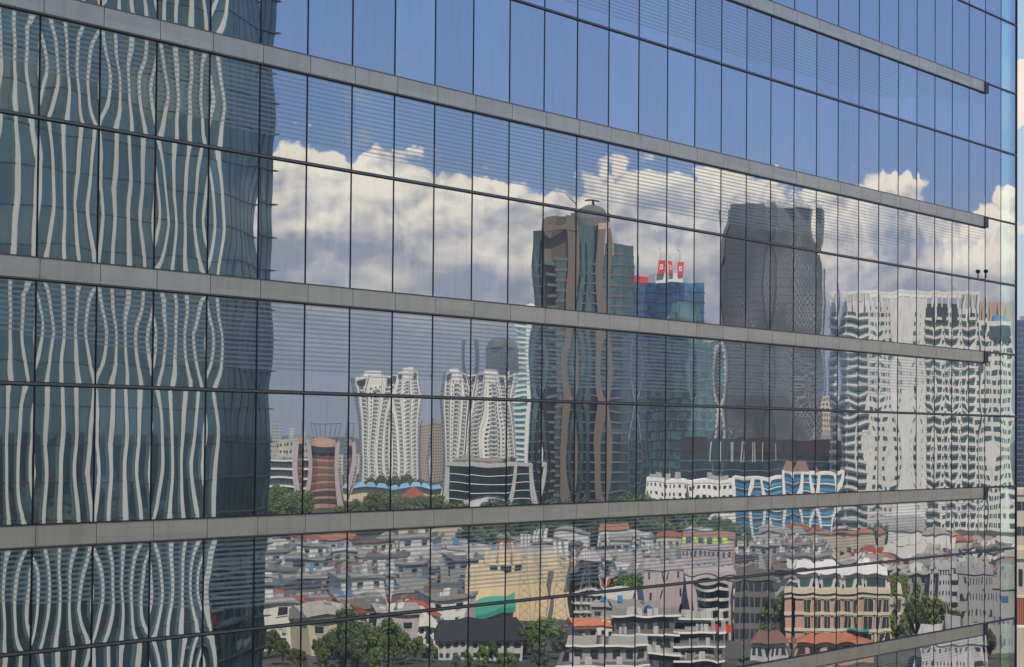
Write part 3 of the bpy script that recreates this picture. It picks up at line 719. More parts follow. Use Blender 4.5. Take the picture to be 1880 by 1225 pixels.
# ------------------------------------------------------------------ dark mall with vaults
def mall():
    d = 930; px = 1395; k = d/F; z = lambda y: zof(px, y, d); X = lambda p: (p-px)*k
    r = root('shopping_mall', 'dark glass mall with barrel vaults and red patterned parapet behind the blue striped block', 'building', px, d+15)
    MB().box(X(1250), X(1538), -6, 30, 0, z(806)).build('wall', 'gdark', r)
    MB().box(X(1252), X(1302), -7, -5.9, z(830), z(803)).box(X(1358), X(1440), -7, -5.9, z(832), z(803)).box(X(1450), X(1536), -7, -5.9, z(836), z(806)).build('parapet', 'slate', r)
    q = MB(); rnd = random.Random(3)
    for a, b in ((1256, 1300), (1362, 1436), (1452, 1532)):
        n = 8 if b-a > 50 else 4
        for i in range(n):
            x0 = X(a)+(X(b)-X(a))*(i+.1)/n; x1 = x0+(X(b)-X(a))*.7/n
            for j in range(2):
                zz = z(812)-j*2.0
                q.box(x0, x1, -7.1, -6.95, zz-1.3, zz-.9).box(x0, x0+.4, -7.1, -6.95, zz-.9, zz).box(x0+.4, x1, -7.1, -6.95, zz-.3, zz+.1)
    q.build('red_motif', 'brownroof', r)
    for p in (1330, 1362, 1392):
        v = MB(); n = 10; R0 = 3.6
        for i in range(n):
            t0, t1 = math.pi*i/n, math.pi*(i+1)/n
            b = len(v.v)
            v.v += [(X(p)+R0*math.cos(t0), -6.5, z(812)+R0*1.5*math.sin(t0)), (X(p)+R0*math.cos(t1), -6.5, z(812)+R0*1.5*math.sin(t1)),
                    (X(p)+R0*math.cos(t1), 22, z(812)+R0*1.5*math.sin(t1)), (X(p)+R0*math.cos(t0), 22, z(812)+R0*1.5*math.sin(t0))]
            v.face(b, b+1, b+2, b+3)
        v.build('barrel_vault', 'lgrey', r)
        MB().box(X(p)-3.9, X(p)-3.3, -7.2, -6, z(850), z(812)).box(X(p)+3.3, X(p)+3.9, -7.2, -6, z(850), z(812)).build('vault_pier', 'lgrey', r)
    fl = MB().box(X(1250), X(1538), -6.2, -6, -.12, .12).data('floor_line', 'rail')
    for i in range(1, 7): inst('floor_line', fl, r, (0, 0, i*3.6))
mall()

# ------------------------------------------------------------------ white hotel
def hotel():
    d = 865; px = 1690; k = d/F; z = lambda y: zof(px, y, d); X = lambda p: (p-px)*k
    r = root('hotel_tower', 'huge white hotel slab with rows of balconies at the right of the reflection', 'tower', px, d+12)
    T1 = z(552); n = 24; f = T1/n
    # left wing, blank wall, right wing set at slightly different angles
    MB().prism([(X(1528), 2), (X(1556), -7), (X(1642), -9), (X(1642), 16), (X(1528), 16)], 0, T1).build('left_wing', 'hotelwhite', r)
    MB().prism([(X(1642), -9.6), (X(1700), -10), (X(1700), 16), (X(1642), 16)], 0, z(546)).build('blank_wall', 'hotelwhite', r)
    MB().prism([(X(1700), -9), (X(1800), -5), (X(1800), 17), (X(1700), 17)], 0, T1-2).build('right_wing', 'hotelwhite', r)
    MB().prism([(X(1800), -7), (X(1862), -3), (X(1862), 17), (X(1800), 17)], 0, z(588)).build('end_wing', 'hotelwhite', r)
    def seg(pa, ya, pb, yb, t0, t1, o, z0, z1, B):
        a = Vector((X(pa), ya, 0)); b = Vector((X(pb), yb, 0)); u = (b-a).normalized(); nn = Vector((u.y, -u.x, 0)); L = (b-a).length
        q = [a+u*L*t0, a+u*L*t0+nn*o, a+u*L*t1+nn*o, a+u*L*t1]
        B.prism([(c.x, c.y) for c in q][::-1] if False else [(c.x, c.y) for c in (q[0], q[1], q[2], q[3])], z0, z1)
    w = MB()
    def wins(pa, ya, pb, yb, spans):
        for a, b in spans: seg(pa, ya, pb, yb, a, b, .10, 0, f*.42, w)
    wins(1528, 2, 1556, -7, [(.2, .85)])
    wins(1556, -7, 1642, -9, [(.03, .42), (.50, .54), (.58, .72), (.78, .82), (.9, .97)])
    wins(1642, -9.6, 1700, -10, [(.70, .74)])
    wins(1700, -9, 1800, -5, [(.02, .22), (.27, .34), (.38, .52), (.57, .61), (.66, .84), (.90, .98)])
    wm = w.data('window_row', 'wing')
    we = MB()
    for a, b in ((.05, .16), (.2, .28), (.38, .5), (.56, .66), (.76, .92)): seg(1800, -7, 1862, -3, a, b, .10, 0, f*.5, we)
    we = we.data('window_row', 'wing')
    s = MB()
    seg(1556, -7, 1642, -9, 0, .44, 1.3, 0, f*.30, s); seg(1528, 2, 1556, -7, .1, .98, 1.2, 0, f*.30, s)
    seg(1700, -9, 1800, -5, 0, .24, 1.2, 0, f*.30, s); seg(1700, -9, 1800, -5, .36, .54, 1.2, 0, f*.30, s); seg(1700, -9, 1800, -5, .64, .86, 1.2, 0, f*.30, s)
    s = s.data('balcony_row', 'hotelwhite')
    for i in range(n-1):
        inst('window_row', wm, r, (0, 0, f*i+f*.32))
        inst('balcony_row', s, r, (0, 0, f*i-f*.02))
        if f*i+f < z(592): inst('window_row', we, r, (0, 0, f*i+f*.35))
    zt = z(538)
    q = MB()
    q.box(X(1530), X(1800), -9.5, -8.7, zt, zt+1.1).box(X(1530), X(1800), 12, 12.8, zt, zt+1.1)
    for i in range(12):
        p = 1532+i*24
        q.box(X(p), X(p)+.8, -9.4, -8.8, T1-2, zt); q.box(X(p), X(p)+.6, 12.1, 12.7, T1-2, zt); q.box(X(p), X(p)+.5, -8.7, 12, zt+.1, zt+.9)
    q.build('roof_pergola', 'white', r)
    MB().box(X(1702), X(1745), -9.2, -8.4, z(590), z(566)).box(X(1702), X(1745), -9.0, -8.4, z(575), z(556)).build('sky_lobby_window', 'win', r)
    MB().box(X(1806), X(1856), -6.5, -5, z(620), z(597)).build('end_window', 'wing', r)
    MB().box(X(1765), X(1797), -4, 8, T1-2, z(536)).box(X(1550), X(1600), -3, 8, T1, T1+3.5).build('plant_room', 'lgrey', r)
    MB().lathe([(1.6, z(588)), (1.6, z(578)), (.3, z(575))], 14, X(1830), 0).build('water_tank', 'sblue', r)
    MB().box(X(1804), X(1858), 3, 14, z(588), z(548)).box(X(1812), X(1822), 1, 3, z(588), z(556)).box(X(1836), X(1846), 1, 3, z(588), z(552)).build('stair_tower', 'tan', r)
    MB().box(X(1600), X(1700), -14, -10.2, 0, 5).build('podium', 'lgrey', r)
hotel()

# ------------------------------------------------------------------ middle distance
def octagon():
    d = 1000; px = 592; k = d/F; z = lambda y: zof(px, y, d); X = lambda p: (p-px)*k
    r = root('octagonal_block', 'red brown octagonal block with stepped dark window bands and a domed cap', 'building', px, d+10)
    R0 = 40*k
    o = [(R0*math.cos(math.pi/8+i*math.pi/4), R0*math.sin(math.pi/8+i*math.pi/4)*.9) for i in range(8)]
    MB().prism(o, 0, z(828)).build('wall', 'terra', r)
    o2 = [(x*1.03, y*1.03) for x, y in o]
    bm_ = MB().prism(o2, 0, 1.9).data('window_band', 'brownroof')
    for i in range(7): inst('window_band', bm_, r, (0, 0, 2+i*3.1))
    for s_2 in (-1, 1): MB().box(s_2*R0*.93-1.1, s_2*R0*.93+1.1, -R0*.75, -R0*.2, 0, z(812)).build('stair_shaft', 'pink', r)
    MB().lathe([(R0*.98, z(828)), (R0*1.0, z(820)), (R0*.8, z(806)), (R0*.4, z(801)), (.3, z(800))], 20).build('domed_cap', 'terra', r)
    MB().lathe([(R0*1.02, z(830)), (R0*1.02, z(818)), ], 20).build('cap_window_band', 'win', r)
octagon()
def crown_frame():
    d = 1500; px = 600; k = d/F; z = lambda y: zof(px, y, d); X = lambda p: (p-px)*k
    r = root('glass_tower', 'pale glass tower with flared steel frame top behind the octagonal block', 'tower', px, d)
    MB().box(-9, 9, -8, 8, 0, z(800)).build('wall', 'gpale', r)
    q = MB()
    for i in range(7):
        a = -9+3*i; q.bar((a, -8, z(800)), (a*1.25, -9, z(774)), .45).bar((a, 8, z(800)), (a*1.25, 9, z(774)), .35)
    q.bar((-11.2, -9, z(774)), (11.2, -9, z(774)), .5).build('flared_frame', 'steel', r)
crown_frame()
r, Wd, D, H_, f = block('round_hall', 'low grey hall with white stripes left of the octagonal block', 'building', 486, 548, 846, 1080, 'dgrey', 'win', 5, 8, .8, .5, slab='white2', slabout=.8)
block('office_tower', 'hazy grey tower near the left end of the skyline', 'tower', 497, 520, 778, 2300, 'lgrey', 'gpale', 14, 5, .6, .5)
block('office_tower', 'hazy slim pale tower left of the flared frame tower', 'tower', 536, 546, 788, 2300, 'white', 'gpale', 14, 3, .6, .5)

def hall():      # dark glass hall with pale concrete frame
    d = 900; px = 902; k = d/F; z = lambda y: zof(px, y, d); X = lambda p: (p-px)*k
    r = root('exhibition_hall', 'dark glass hall in a pale concrete frame below the white apartment towers', 'building', px, d+15)
    MB().box(X(822), X(984), -6, 26, 0, z(858)).build('glass_wall', 'gdark', r)
    q = MB().box(X(815), X(990), -7.5, 27, z(858), z(852)).prism([(X(812), -9), (X(826), -9), (X(826), 20), (X(812), 20)], 0, z(858), [(X(816), -7), (X(826), -7), (X(826), 20), (X(816), 20)])
    q.box(X(931), X(942), -7.6, -4, 0, z(857)).box(X(980), X(990), -7.4, 10, 0, z(858)).build('concrete_frame', 'lgrey', r)
    fl = MB().box(X(826), X(980), -6.2, -6.0, -.12, .12).data('white_line', 'white2')
    for i in range(1, 6): inst('white_line', fl, r, (0, 0, z(858)-i*3))
    MB().lathe([(9, 0), (9, 5), (7.5, 7), (4, 8.4), (.4, 9)], 20, X(895), -20).build('entrance_dome', 'lgrey', r)
hall()
def bluehall():
    d = 960; px = 726; k = d/F; z = lambda y: zof(px, y, d); X = lambda p: (p-px)*k
    r = root('market_hall', 'long low hall with light blue roof in front of the white apartment towers', 'building', px, d+10)
    MB().box(X(638), X(812), -6, 10, 0, z(900)).build('wall', 'cream', r)
    n = 6
    for i in range(n):
        a = X(640)+(X(810)-X(640))*i/n; b = X(640)+(X(810)-X(640))*(i+1)/n
        MB().hip(a, b, -8, 10, z(900)+.05, 1.6, .0, .2).build('roof', 'blueroof', r)
    wm = MB()
    for i in range(20):
        a = X(642)+(X(808)-X(642))*i/20; wm.box(a, a+1.2, -6.1, -5.9, 1.5, 3.6)
    wm.build('window_row', 'win', r)
bluehall()
def hiphouse(px0, px1, yt, ye, d, wall, roof, label, nfl=2, cat='house', name='house', depth=None, k=.35, rot=0., nw=5, extra=None):
    px = (px0+px1)/2; kk = d/F; Wd = (px1-px0)*kk; D = depth or Wd*.6; z = lambda y: zof(px, y, d)
    r = root(name, label, cat, px, d+D/2, rot)
    he = max(2.5, z(ye)); ht = max(1.2, z(yt)-he)
    MB().box(-Wd/2, Wd/2, -D/2, D/2, 0, he).build('wall', wall, r)
    MB().hip(-Wd/2, Wd/2, -D/2, D/2, he+.02, ht, .7, k).build('roof', roof, r)
    w = MB()
    for i in range(nw):
        c = -Wd/2+Wd*(i+.5)/nw; w.box(c-Wd/nw*.28, c+Wd/nw*.28, -D/2-.06, -D/2+.02, 0, he/nfl*.45)
    w = w.data('window_row', 'win')
    for i in range(nfl): inst('window_row', w, r, (0, 0, he/nfl*(i+.3)))
    return r, Wd, D, he
hiphouse(722, 800, 899, 925, 850, 'white', 'redroof', 'large red pyramid roofed pavilion below the light blue roofed hall', k=.5)

# low white block, blue and white hospital
block('clinic', 'plain white low block below the blue glass tower', 'building', 1186, 1262, 886, 810, 'white2', 'win', 6, 8, .35, .4, depth=22)
block('clinic', 'second plain white low block, right of the first one and lower', 'building', 1264, 1372, 888, 800, 'white2', 'win', 5, 9, .5, .35, depth=22)
def hospital():
    d = 700; px = 1445; k = d/F; z = lambda y: zof(px, y, d); X = lambda p: (p-px)*k
    r = root('hospital', 'white hospital with bright blue horizontal stripes in the middle of the right panes', 'building', px, d+14)
    def curve(x0, x1, y0, bow, n=10):
        return [(x0+(x1-x0)*i/n, y0-bow*math.sin(math.pi*i/n)) for i in range(n+1)]
    a = curve(X(1350), X(1440), -6, 3); b = curve(X(1442), X(1538), -7, 3.5)
    T1, T2 = z(880), z(868)
    MB().prism(a+[(X(1440), 18), (X(1350), 18)], 0, T1).build('left_wing', 'white2', r)
    MB().prism(b+[(X(1538), 18), (X(1442), 18)], 0, T2).build('right_wing', 'white2', r)
    n = 8; f = T1/n
    def off(c, o): return [(x, y-o) for x, y in c]
    def band(c, o): return MB().prism(off(c, o)+[(c[-1][0], c[-1][1]+1), (c[0][0], c[0][1]+1)], 0, 1)
    st = [band(a, .35).data('blue_stripe', 'sblue'), band(b, .35).data('blue_stripe', 'sblue')]
    wn = [band(a, .12).data('window_band', 'wing'), band(b, .12).data('window_band', 'wing')]
    for i in range(1, n):
        for j, (tt) in enumerate((T1, T2)):
            ff = tt/n
            o = inst('blue_stripe' , st[j], r, (0, 0, ff*i)); o.scale = (1, 1, ff*.30)
            o = inst('window_band', wn[j], r, (0, 0, ff*i+ff*.34)); o.scale = (1, 1, ff*.38)
    for j, (c, tt) in enumerate(((a, T1), (b, T2))):
        for i in (0, 3, 6, 10): MB().box(c[i][0]-.6, c[i][0]+.6, c[i][1]-.7, c[i][1]+.5, 0, tt).build('pier', 'white2', r)
    MB().hip(X(1440), X(1500), -4, 8, T2+.05, 3, 0, .3).build('roof', 'brownroof', r)
hospital()

# ------------------------------------------------------------------ trees
def tree_proto(seed, h, leaf, spread=.42, nclump=26, per=150, ls=.42):
    rnd = random.Random(seed)
    tr = MB(); cr = MB()
    trunk_h = h*.20
    tr.bar((0, 0, 0), (.2, .1, trunk_h), h*.028, h*.02, 8)
    cl = []
    for i in range(nclump):
        a = rnd.uniform(0, 6.283); rad = spread*h*math.sqrt(rnd.random())*.9; zz = trunk_h + (h-trunk_h)*rnd.uniform(.08, .92)
        shrink = math.sqrt(max(.1, 1-((zz-trunk_h)/(h-trunk_h)*1.0)**2.2)); rad *= shrink
        cl.append((rad*math.cos(a), rad*math.sin(a), zz, h*rnd.uniform(.085, .16)))
    for c in cl[:9]: tr.bar((.15, .1, trunk_h*rnd.uniform(.7, 1)), (c[0], c[1], c[2]-c[3]*.4), h*.011, h*.003, 5)
    for cx_, cy_, cz_, cr_ in cl:
        for _ in range(per):
            v = Vector((rnd.gauss(0, 1), rnd.gauss(0, 1), rnd.gauss(0, .8))).normalized()*cr_*rnd.uniform(.55, 1.12)
            p = Vector((cx_, cy_, cz_))+v; s = ls*rnd.uniform(.6, 1.3)
            n = (v.normalized()+Vector((rnd.uniform(-.6, .6), rnd.uniform(-.6, .6), rnd.uniform(-.2, .9)))).normalized()
            a = n.orthogonal().normalized(); b = n.cross(a)*.55
            k = len(cr.v); cr.v += [tuple(p-a*s), tuple(p-b*s), tuple(p+a*s), tuple(p+b*s)]; cr.face(k, k+1, k+2, k+3)
    return tr.data('trunk', 'trunk'), cr.data('crown', leaf)
TP = [tree_proto(1, 12, 'leaf'), tree_proto(2, 12, 'leaf2', .38), tree_proto(3, 12, 'leaf3', .46), tree_proto(4, 12, 'leaf', .32)]
ntree = 0
def colname(px):
    # column of the facade in which something at picture column px is mirrored, counted from the corner
    v = ray(px, 800); t = -CY/v.y; x = CX+v.x*t
    return max(1, int(math.ceil((CORNER-x)/PW)))
def ordn(n):
    return str(n)+('th' if 10 <= n % 100 <= 20 else {1: 'st', 2: 'nd', 3: 'rd'}.get(n % 10, 'th'))
def tree(px, d, h, kind, look, grp='trees in the mirrored city'):
    global ntree
    r = root('leafy_tree', '%s mirrored in the %s glass column from the right corner' % (look, ordn(colname(px))), 'tree', px, d, random.uniform(0, 6), grp)
    if d < 365: h *= .52
    elif 430 < d < 455 and px < 1200: h *= .55
    s = h/12*random.uniform(.92, 1.08); r.scale = (s*random.uniform(.92, 1.1), s, s)
    a, b = TP[kind]; inst('trunk', a, r); inst('crown', b, r); ntree += 1
LK = ['bushy green tree', 'dark green tree', 'olive green spreading tree', 'tall narrow green tree']
for px, d, h in ((585, 345, 7), (612, 338, 10), (640, 348, 13), (668, 342, 11.5), (695, 336, 10), (722, 345, 10.5), (748, 340, 8), (772, 345, 6.5), (600, 330, 6), (655, 328, 8.5), (700, 326, 7),
                 (850, 335, 4.5), (890, 338, 5.5), (915, 345, 6), (960, 352, 8), (985, 358, 9.5), (1010, 362, 9), (1035, 352, 7), (940, 330, 5), (1000, 335, 5.5), (1060, 360, 6),
                 (520, 340, 6), (500, 350, 7.5), (545, 335, 4.5)):
    k = random.choice((0, 0, 1, 2)); tree(px, d, h, k, LK[k])
for px, d, h in ((1128, 440, 10), (1150, 445, 12), (1170, 450, 10.5), (1100, 440, 8), (1436, 385, 7), (1446, 395, 8), (1652, 380, 4.5), (1676, 385, 6), (1700, 392, 6.8), (1722, 396, 6), (1745, 400, 5), (1645, 430, 7), (1658, 440, 7.5),
                 (1790, 370, 4), (1815, 365, 4)):
    k = random.choice((0, 1, 1, 3)); tree(px, d, h, k, LK[k])
for i in range(20):
    px = 492+i*3.3+random.uniform(-5, 5); d = random.uniform(720, 880); k = random.choice((0, 1)); tree(px, d, random.uniform(8, 12), k, 'distant '+LK[k])
for i in range(16):
    px = 640+i*11+random.uniform(-5, 5); d = random.uniform(790, 840); k = random.choice((0, 2)); tree(px, d, random.uniform(7, 11), k, 'distant '+LK[k])
for i in range(10):
    px = 680+i*11+random.uniform(-5, 5); d = random.uniform(1000, 1030); k = 1; tree(px, d, random.uniform(11, 14), k, 'far '+LK[k])
for i in range(44):
    px = 850+i*11.5+random.uniform(-6, 6); d = random.uniform(620, 720); k = random.choice((0, 1, 1)); tree(px, d, random.uniform(9, 14), k, 'distant '+LK[k])
for i in range(12):
    px = 1470+i*14+random.uniform(-6, 6); d = random.uniform(600, 660); k = 1; tree(px, d, random.uniform(7, 10), k, 'distant '+LK[k])

# ------------------------------------------------------------------ near buildings with a shape of their own
def yellow():
    d = 420; px = 955; k = d/F; z = lambda y: zof(px, y, d); X = lambda p: (p-px)*k
    r = root('apartment_block', 'large pale yellow block with blank walls and roof turrets, lower centre', 'building', px, d+9)
    MB().box(X(852), X(870), -6, 10, 0, z(1046)).build('left_pier', 'yellow', r)
    MB().box(X(870), X(1046), -4, 12, 0, z(1040)).box(X(1046), X(1062), -1, 9, 0, z(1060)).build('wall', 'yellow', r)
    for p0, p1, y in ((886, 902, 1012), (930, 938, 1000), (960, 972, 1030), (1000, 1012, 1020), (1030, 1044, 1030)):
        MB().box(X(p0), X(p1), -4.1, 3, z(1041), z(y)).build('roof_turret', 'yellow', r)
    MB().box(X(886), X(1040), -1, 10, z(1040), z(1030)).box(X(886), X(1044), 3.2, 10, z(1030), z(1018)).build('attic', 'cream', r)
    MB().box(X(903), X(929), -4.12, -3.9, z(1052), z(1042)).box(X(939), X(960), -4.12, -3.9, z(1052), z(1042)).build('attic_window', 'win', r)
    MB().box(X(1012), X(1017), -4.3, -3.9, z(1150), z(1050)).build('dark_shaft', 'dgrey', r)
    q = MB(); b = len(q.v); n = 10
    for i in range(n+1):
        t = i/n; q.v += [(X(862)+(X(946)-X(862))*t, -7, z(1132)+1.6*t), (X(862)+(X(946)-X(862))*t, -4.2, z(1120)+2.2*t), (X(862)+(X(946)-X(862))*t, -7, z(1140)+1.4*t)]
    for i in range(n):
        q.face(b+3*i, b+3*i+3, b+3*i+4, b+3*i+1); q.face(b+3*i, b+3*i+2, b+3*i+5, b+3*i+3)
    q.build('teal_canopy', 'teal', r)
yellow()
def mast(px, d, yt, label):
    z = zof(px, yt, d); r = root('telecom_mast', label, 'mast', px, d, 0, 'lattice telecom masts')
    q = MB(); w0, w1 = 1.1, .35; n = 12
    cs = [(-1, -1), (1, -1), (1, 1), (-1, 1)]
    for i in range(n):
        a, b = i/n, (i+1)/n; wa, wb = w0+(w1-w0)*a, w0+(w1-w0)*b
        for j in range(4):
            c, e = cs[j], cs[(j+1) % 4]
            q.bar((c[0]*wa, c[1]*wa, z*a), (c[0]*wb, c[1]*wb, z*b), .07, n=4); q.bar((c[0]*wa, c[1]*wa, z*a), (e[0]*wb, e[1]*wb, z*b), .045, n=4)
    q.build('lattice_frame', 'steel', r)
    for j in range(3):
        MB().box(-.9+j*.7, -.5+j*.7, -.7, -.5, z-2.6, z-.6).build('antenna_panel', 'white2', r)
mast(966, 400, 968, 'left telecom mast standing before the yellow block'); mast(997, 410, 962, 'middle telecom mast standing before the yellow block'); mast(1030, 402, 985, 'right telecom mast standing before the yellow block')
mast(1075, 400, 1000, 'lone telecom mast right of the yellow block')
hiphouse(796, 962, 1140, 1174, 350, 'lgrey', 'slate', 'long grey house with a big dark slate roof under the teal canopy', 2, 'house', 'house', 16, .12, 0, 8)
hiphouse(735, 800, 1118, 1150, 372, 'white', 'paleroof', 'white villa with pale sheet roof left of the slate roofed house', 2)
block('warehouse', 'grey blank gable warehouse left of the yellow block', 'building', 790, 852, 1078, 440, 'dgrey', 'win', 3, 4, .3, .3, depth=12)
r, Wd, D, H_, f = block('apartment_block', 'striped grey and white block with pink canopy right of the yellow block', 'building', 1056, 1110, 1040, 425, 'grey', 'win', 6, 5, .6, .5, slab='white', slabout=.4, depth=14)
MB().hip(-Wd*.7, Wd*.7, -D*.8, D*.2, H_+1, 1.6, 0, .2).build('pink_canopy', 'pink', r)
block('office_block', 'plain pinkish grey block with narrow green slit windows, lower right centre', 'building', 1182, 1262, 1046, 400, 'pink', 'win', 4, 3, .14, .5, depth=14)
def curved_block():
    d = 380; px = 1305; k = d/F; z = lambda y: zof(px, y, d); X = lambda p: (p-px)*k
    r = root('office_block', 'grey block with curved dark glass front and white floor bands, red sign at its foot', 'building', px, d+10)
    MB().box(X(1262), X(1350), -2, 14, 0, z(1064)).build('wall', 'pink', r)
    n = 12; c = [(X(1272)+(X(1336)-X(1272))*i/n, -2-3.0*math.sin(math.pi*i/n)) for i in range(n+1)]
    MB().prism(c+[(X(1336), 0), (X(1272), 0)], 0, z(1074)).build('curved_glass', 'gdark', r)
    c2 = [(x, y-.15) for x, y in c]
    bm_ = MB().prism(c2+[(X(1336)+.1, 0), (X(1272)-.1, 0)], -.22, .22).data('floor_band', 'white')
    for i in range(1, 6): inst('floor_band', bm_, r, (0, 0, z(1074)*i/5.5))
    MB().box(X(1284), X(1342), -7, -6.6, z(1165), z(1150)).build('red_sign', 'red', r)
    MB().box(X(1262), X(1350), -2.2, 14.2, z(1064)+.02, z(1056)).build('parapet', 'pink', r)
curved_block()
block('office_block', 'dark grey block with large windows between the curved glass block and the brick building', 'building', 1354, 1420, 1060, 385, 'dgrey', 'win', 4, 4, .75, .6, depth=16)
block('apartment_block', 'mauve block carrying lime and navy water tanks', 'building', 1256, 1345, 1006, 480, 'pink', 'win', 4, 6, .4, .4, depth=16, kit=False)
block('apartment_block', 'mauve upper block behind the lime and navy water tanks', 'building', 1262, 1352, 984, 520, 'terra', 'win', 6, 6, .3, .4, depth=10, kit=False)
for i, (p, m_, nm) in enumerate(((1264, 'lime', 'lime green'), (1280, 'navy', 'navy blue'), (1296, 'lime', 'lime green'), (1311, 'navy', 'navy blue'), (1325, 'lime', 'lime green'))):
    r = root('water_tank', '%s water tank, %s from the left on the mauve roof' % (nm, ['first', 'second', 'third', 'fourth', 'fifth'][i]), 'water tank', p, 484, 0, 'water tanks on the mauve roof')
    r.location.z = zof(1300, 1006, 480)+.0
    MB().lathe([(.75, 0), (.8, .1), (.8, 1.5), (.6, 1.8), (.2, 1.9)], 16).build('tank_body', m_, r, smooth=True); MB().lathe([(.2, 1.9), (.22, 2.05)], 10).build('lid', m_, r)

def brickb():
    d = 372; px = 1548; k = d/F; z = lambda y: zof(px, y, d); X = lambda p: (p-px)*k
    r = root('brick_building', 'three storey brick building with cream bands and tall dark windows, lower right', 'building', px, d+9)
    Hb = z(1092)
    MB().box(X(1452), X(1640), -4, 14, 0, Hb).build('wall', 'brick', r)
    f = Hb/3.2
    w = MB()
    for p in (1492, 1524, 1560, 1596, 1624): w.box(X(p)-.85, X(p)+.85, -4.12, -3.9, 0, f*.72)
    w.box(X(1452)-.12, X(1452)+.1, 0, 2, 0, f*.7).box(X(1452)-.12, X(1452)+.1, 5, 8, 0, f*.7)
    w = w.data('window_row', 'win')
    fr = MB()
    for p in (1492, 1524, 1560, 1596, 1624):
        for o in (-.95, .85): fr.box(X(p)+o, X(p)+o+.1, -4.2, -3.95, -.1, f*.76)
        fr.box(X(p)-.95, X(p)+.95, -4.2, -3.95, f*.72, f*.78).box(X(p)-.04, X(p)+.04, -4.2, -4.1, 0, f*.72)
    fr = fr.data('window_frame', 'cream')
    bd = MB().box(X(1450), X(1642), -4.3, 14.2, -.2, .25).data('cream_band', 'cream')
    for i in range(3):
        inst('window_row', w, r, (0, 0, f*i+f*.12)); inst('window_frame', fr, r, (0, 0, f*i+f*.12)); inst('cream_band', bd, r, (0, 0, f*(i+1)))
    MB().box(X(1449), X(1643), -4.6, 14.4, Hb, Hb+.7).build('cornice', 'cream', r)
    n = 4
    for i in range(n):
        a = X(1462)+(X(1632)-X(1462))*i/n; b = a+(X(1632)-X(1462))/n-.4
        MB().box(a, b, -3, 8, Hb+.7, z(1056)).build('rooftop_room', 'lgrey', r)
        MB().box(a+.5, b-.5, -3.12, -2.9, Hb+1.0, z(1064)).build('rooftop_window', 'wing', r)
        MB().gable(a, b, -3.5, 8, z(1056)+.02, 1.1, .2).build('rooftop_gable', 'white', r)
    MB().box(X(1515), X(1535), 2, 5, z(1056), z(1040)).box(X(1585), X(1600), 2, 5, z(1056), z(1036)).build('chimney', 'white', r)
    MB().prism([(X(1560), -7), (X(1600), -7), (X(1600), -4.1), (X(1560), -4.1)], 2.6, 2.75, ).build('green_awning', 'teal', r)
brickb()
r0_ = hiphouse(1462, 1600, 1192, 1215, 352, 'brick', 'orange', 'low brick annex with orange tiled roof at the foot of the brick building', 1)
def terrace(px0, px1, yt, d, label, tiers=4, step=5.0, dome=False):
    px = (px0+px1)/2; k = d/F; Wd = (px1-px0)*k; z = lambda y: zof(px, y, d); H_ = z(yt)
    r = root('terraced_building', label, 'building', px, d+4)
    rnd = random.Random(int(px))
    for i in range(tiers):
        t0, t1 = H_*i/tiers, H_*(i+1)/tiers; xs = -Wd/2+rnd.uniform(0, .12)*Wd*(i > 0); xe = Wd/2-rnd.uniform(0, .12)*Wd*(i > 0); y0 = -4+i*step; ye = 6+tiers*step
        MB().box(xs, xe, y0, ye, t0, t1-.25).build('storey_wall', 'grey' if i % 2 else 'dgrey', r)
        MB().box(xs-.4, xe+.4, y0-.6, ye+.3, t1-.25, t1).build('roof_slab', 'greyroof', r)
        MB().box(xs-.45, xe+.45, y0-.72, y0-.62, t1-.18, t1+.08).build('white_railing', 'white2', r)
        w = MB(); n = max(4, int(Wd/2.2))
        for j in range(n):
            c = xs+(xe-xs)*(j+.5)/n; w.box(c-.62, c+.62, y0-.08, y0+.1, t0+.45, t1-.6)
        w.build('window_row', 'win', r)
        q = MB()
        for _ in range(3):
            cx_ = rnd.uniform(xs*.8, xe*.8); q.box(cx_-.5, cx_+.5, y0+1, y0+2.2, t1, t1+.9)
        q.build('rooftop_plant', 'lgrey', r)
    if dome: MB().lathe([(.9, H_), (1.0, H_+.2), (.7, H_+.8), (.2, H_+1.1)], 16, Wd*.1, -2+tiers*step).build('roof_dome', 'navy', r, smooth=True)
terrace(1030, 1190, 1190, 318, 'wide grey stepped building with thin white railings at the bottom, left of its twin', 2)
terrace(1110, 1245, 1138, 336, 'taller grey stepped building with white railings and small blue dome', 3, dome=True)
terrace(1245, 1325, 1150, 335, 'narrow dark stepped building with thin white balconies below the red sign', 4)
hiphouse(488, 552, 1118, 1150, 365, 'white2', 'paleroof', 'white house with curved balconies beside the finned tower', 3, nw=4)
hiphouse(1380, 1452, 1160, 1195, 350, 'lgrey', 'brownroof', 'pale house with brown roof left of the brick building', 1)
block('apartment_block', 'bare grey concrete block at the lower right with few windows', 'building', 1762, 1822, 1050, 400, 'grey', 'win', 4, 5, .3, .4, depth=14, kit=True)
block('apartment_block', 'pale concrete block with white sills left of the bare grey block', 'building', 1716, 1764, 1040, 440, 'lgrey', 'win', 5, 4, .4, .4, depth=12)
block('apartment_block', 'grey block with blue shutters nearest the office corner', 'building', 1822, 1880, 1078, 375, 'grey', 'navy', 3, 5, .25, .3, depth=12)
block('warehouse', 'wide low grey warehouse with flat roof at the lower right edge', 'building', 1690, 1800, 1178, 345, 'lgrey', 'win', 2, 8, .3, .3, depth=18)

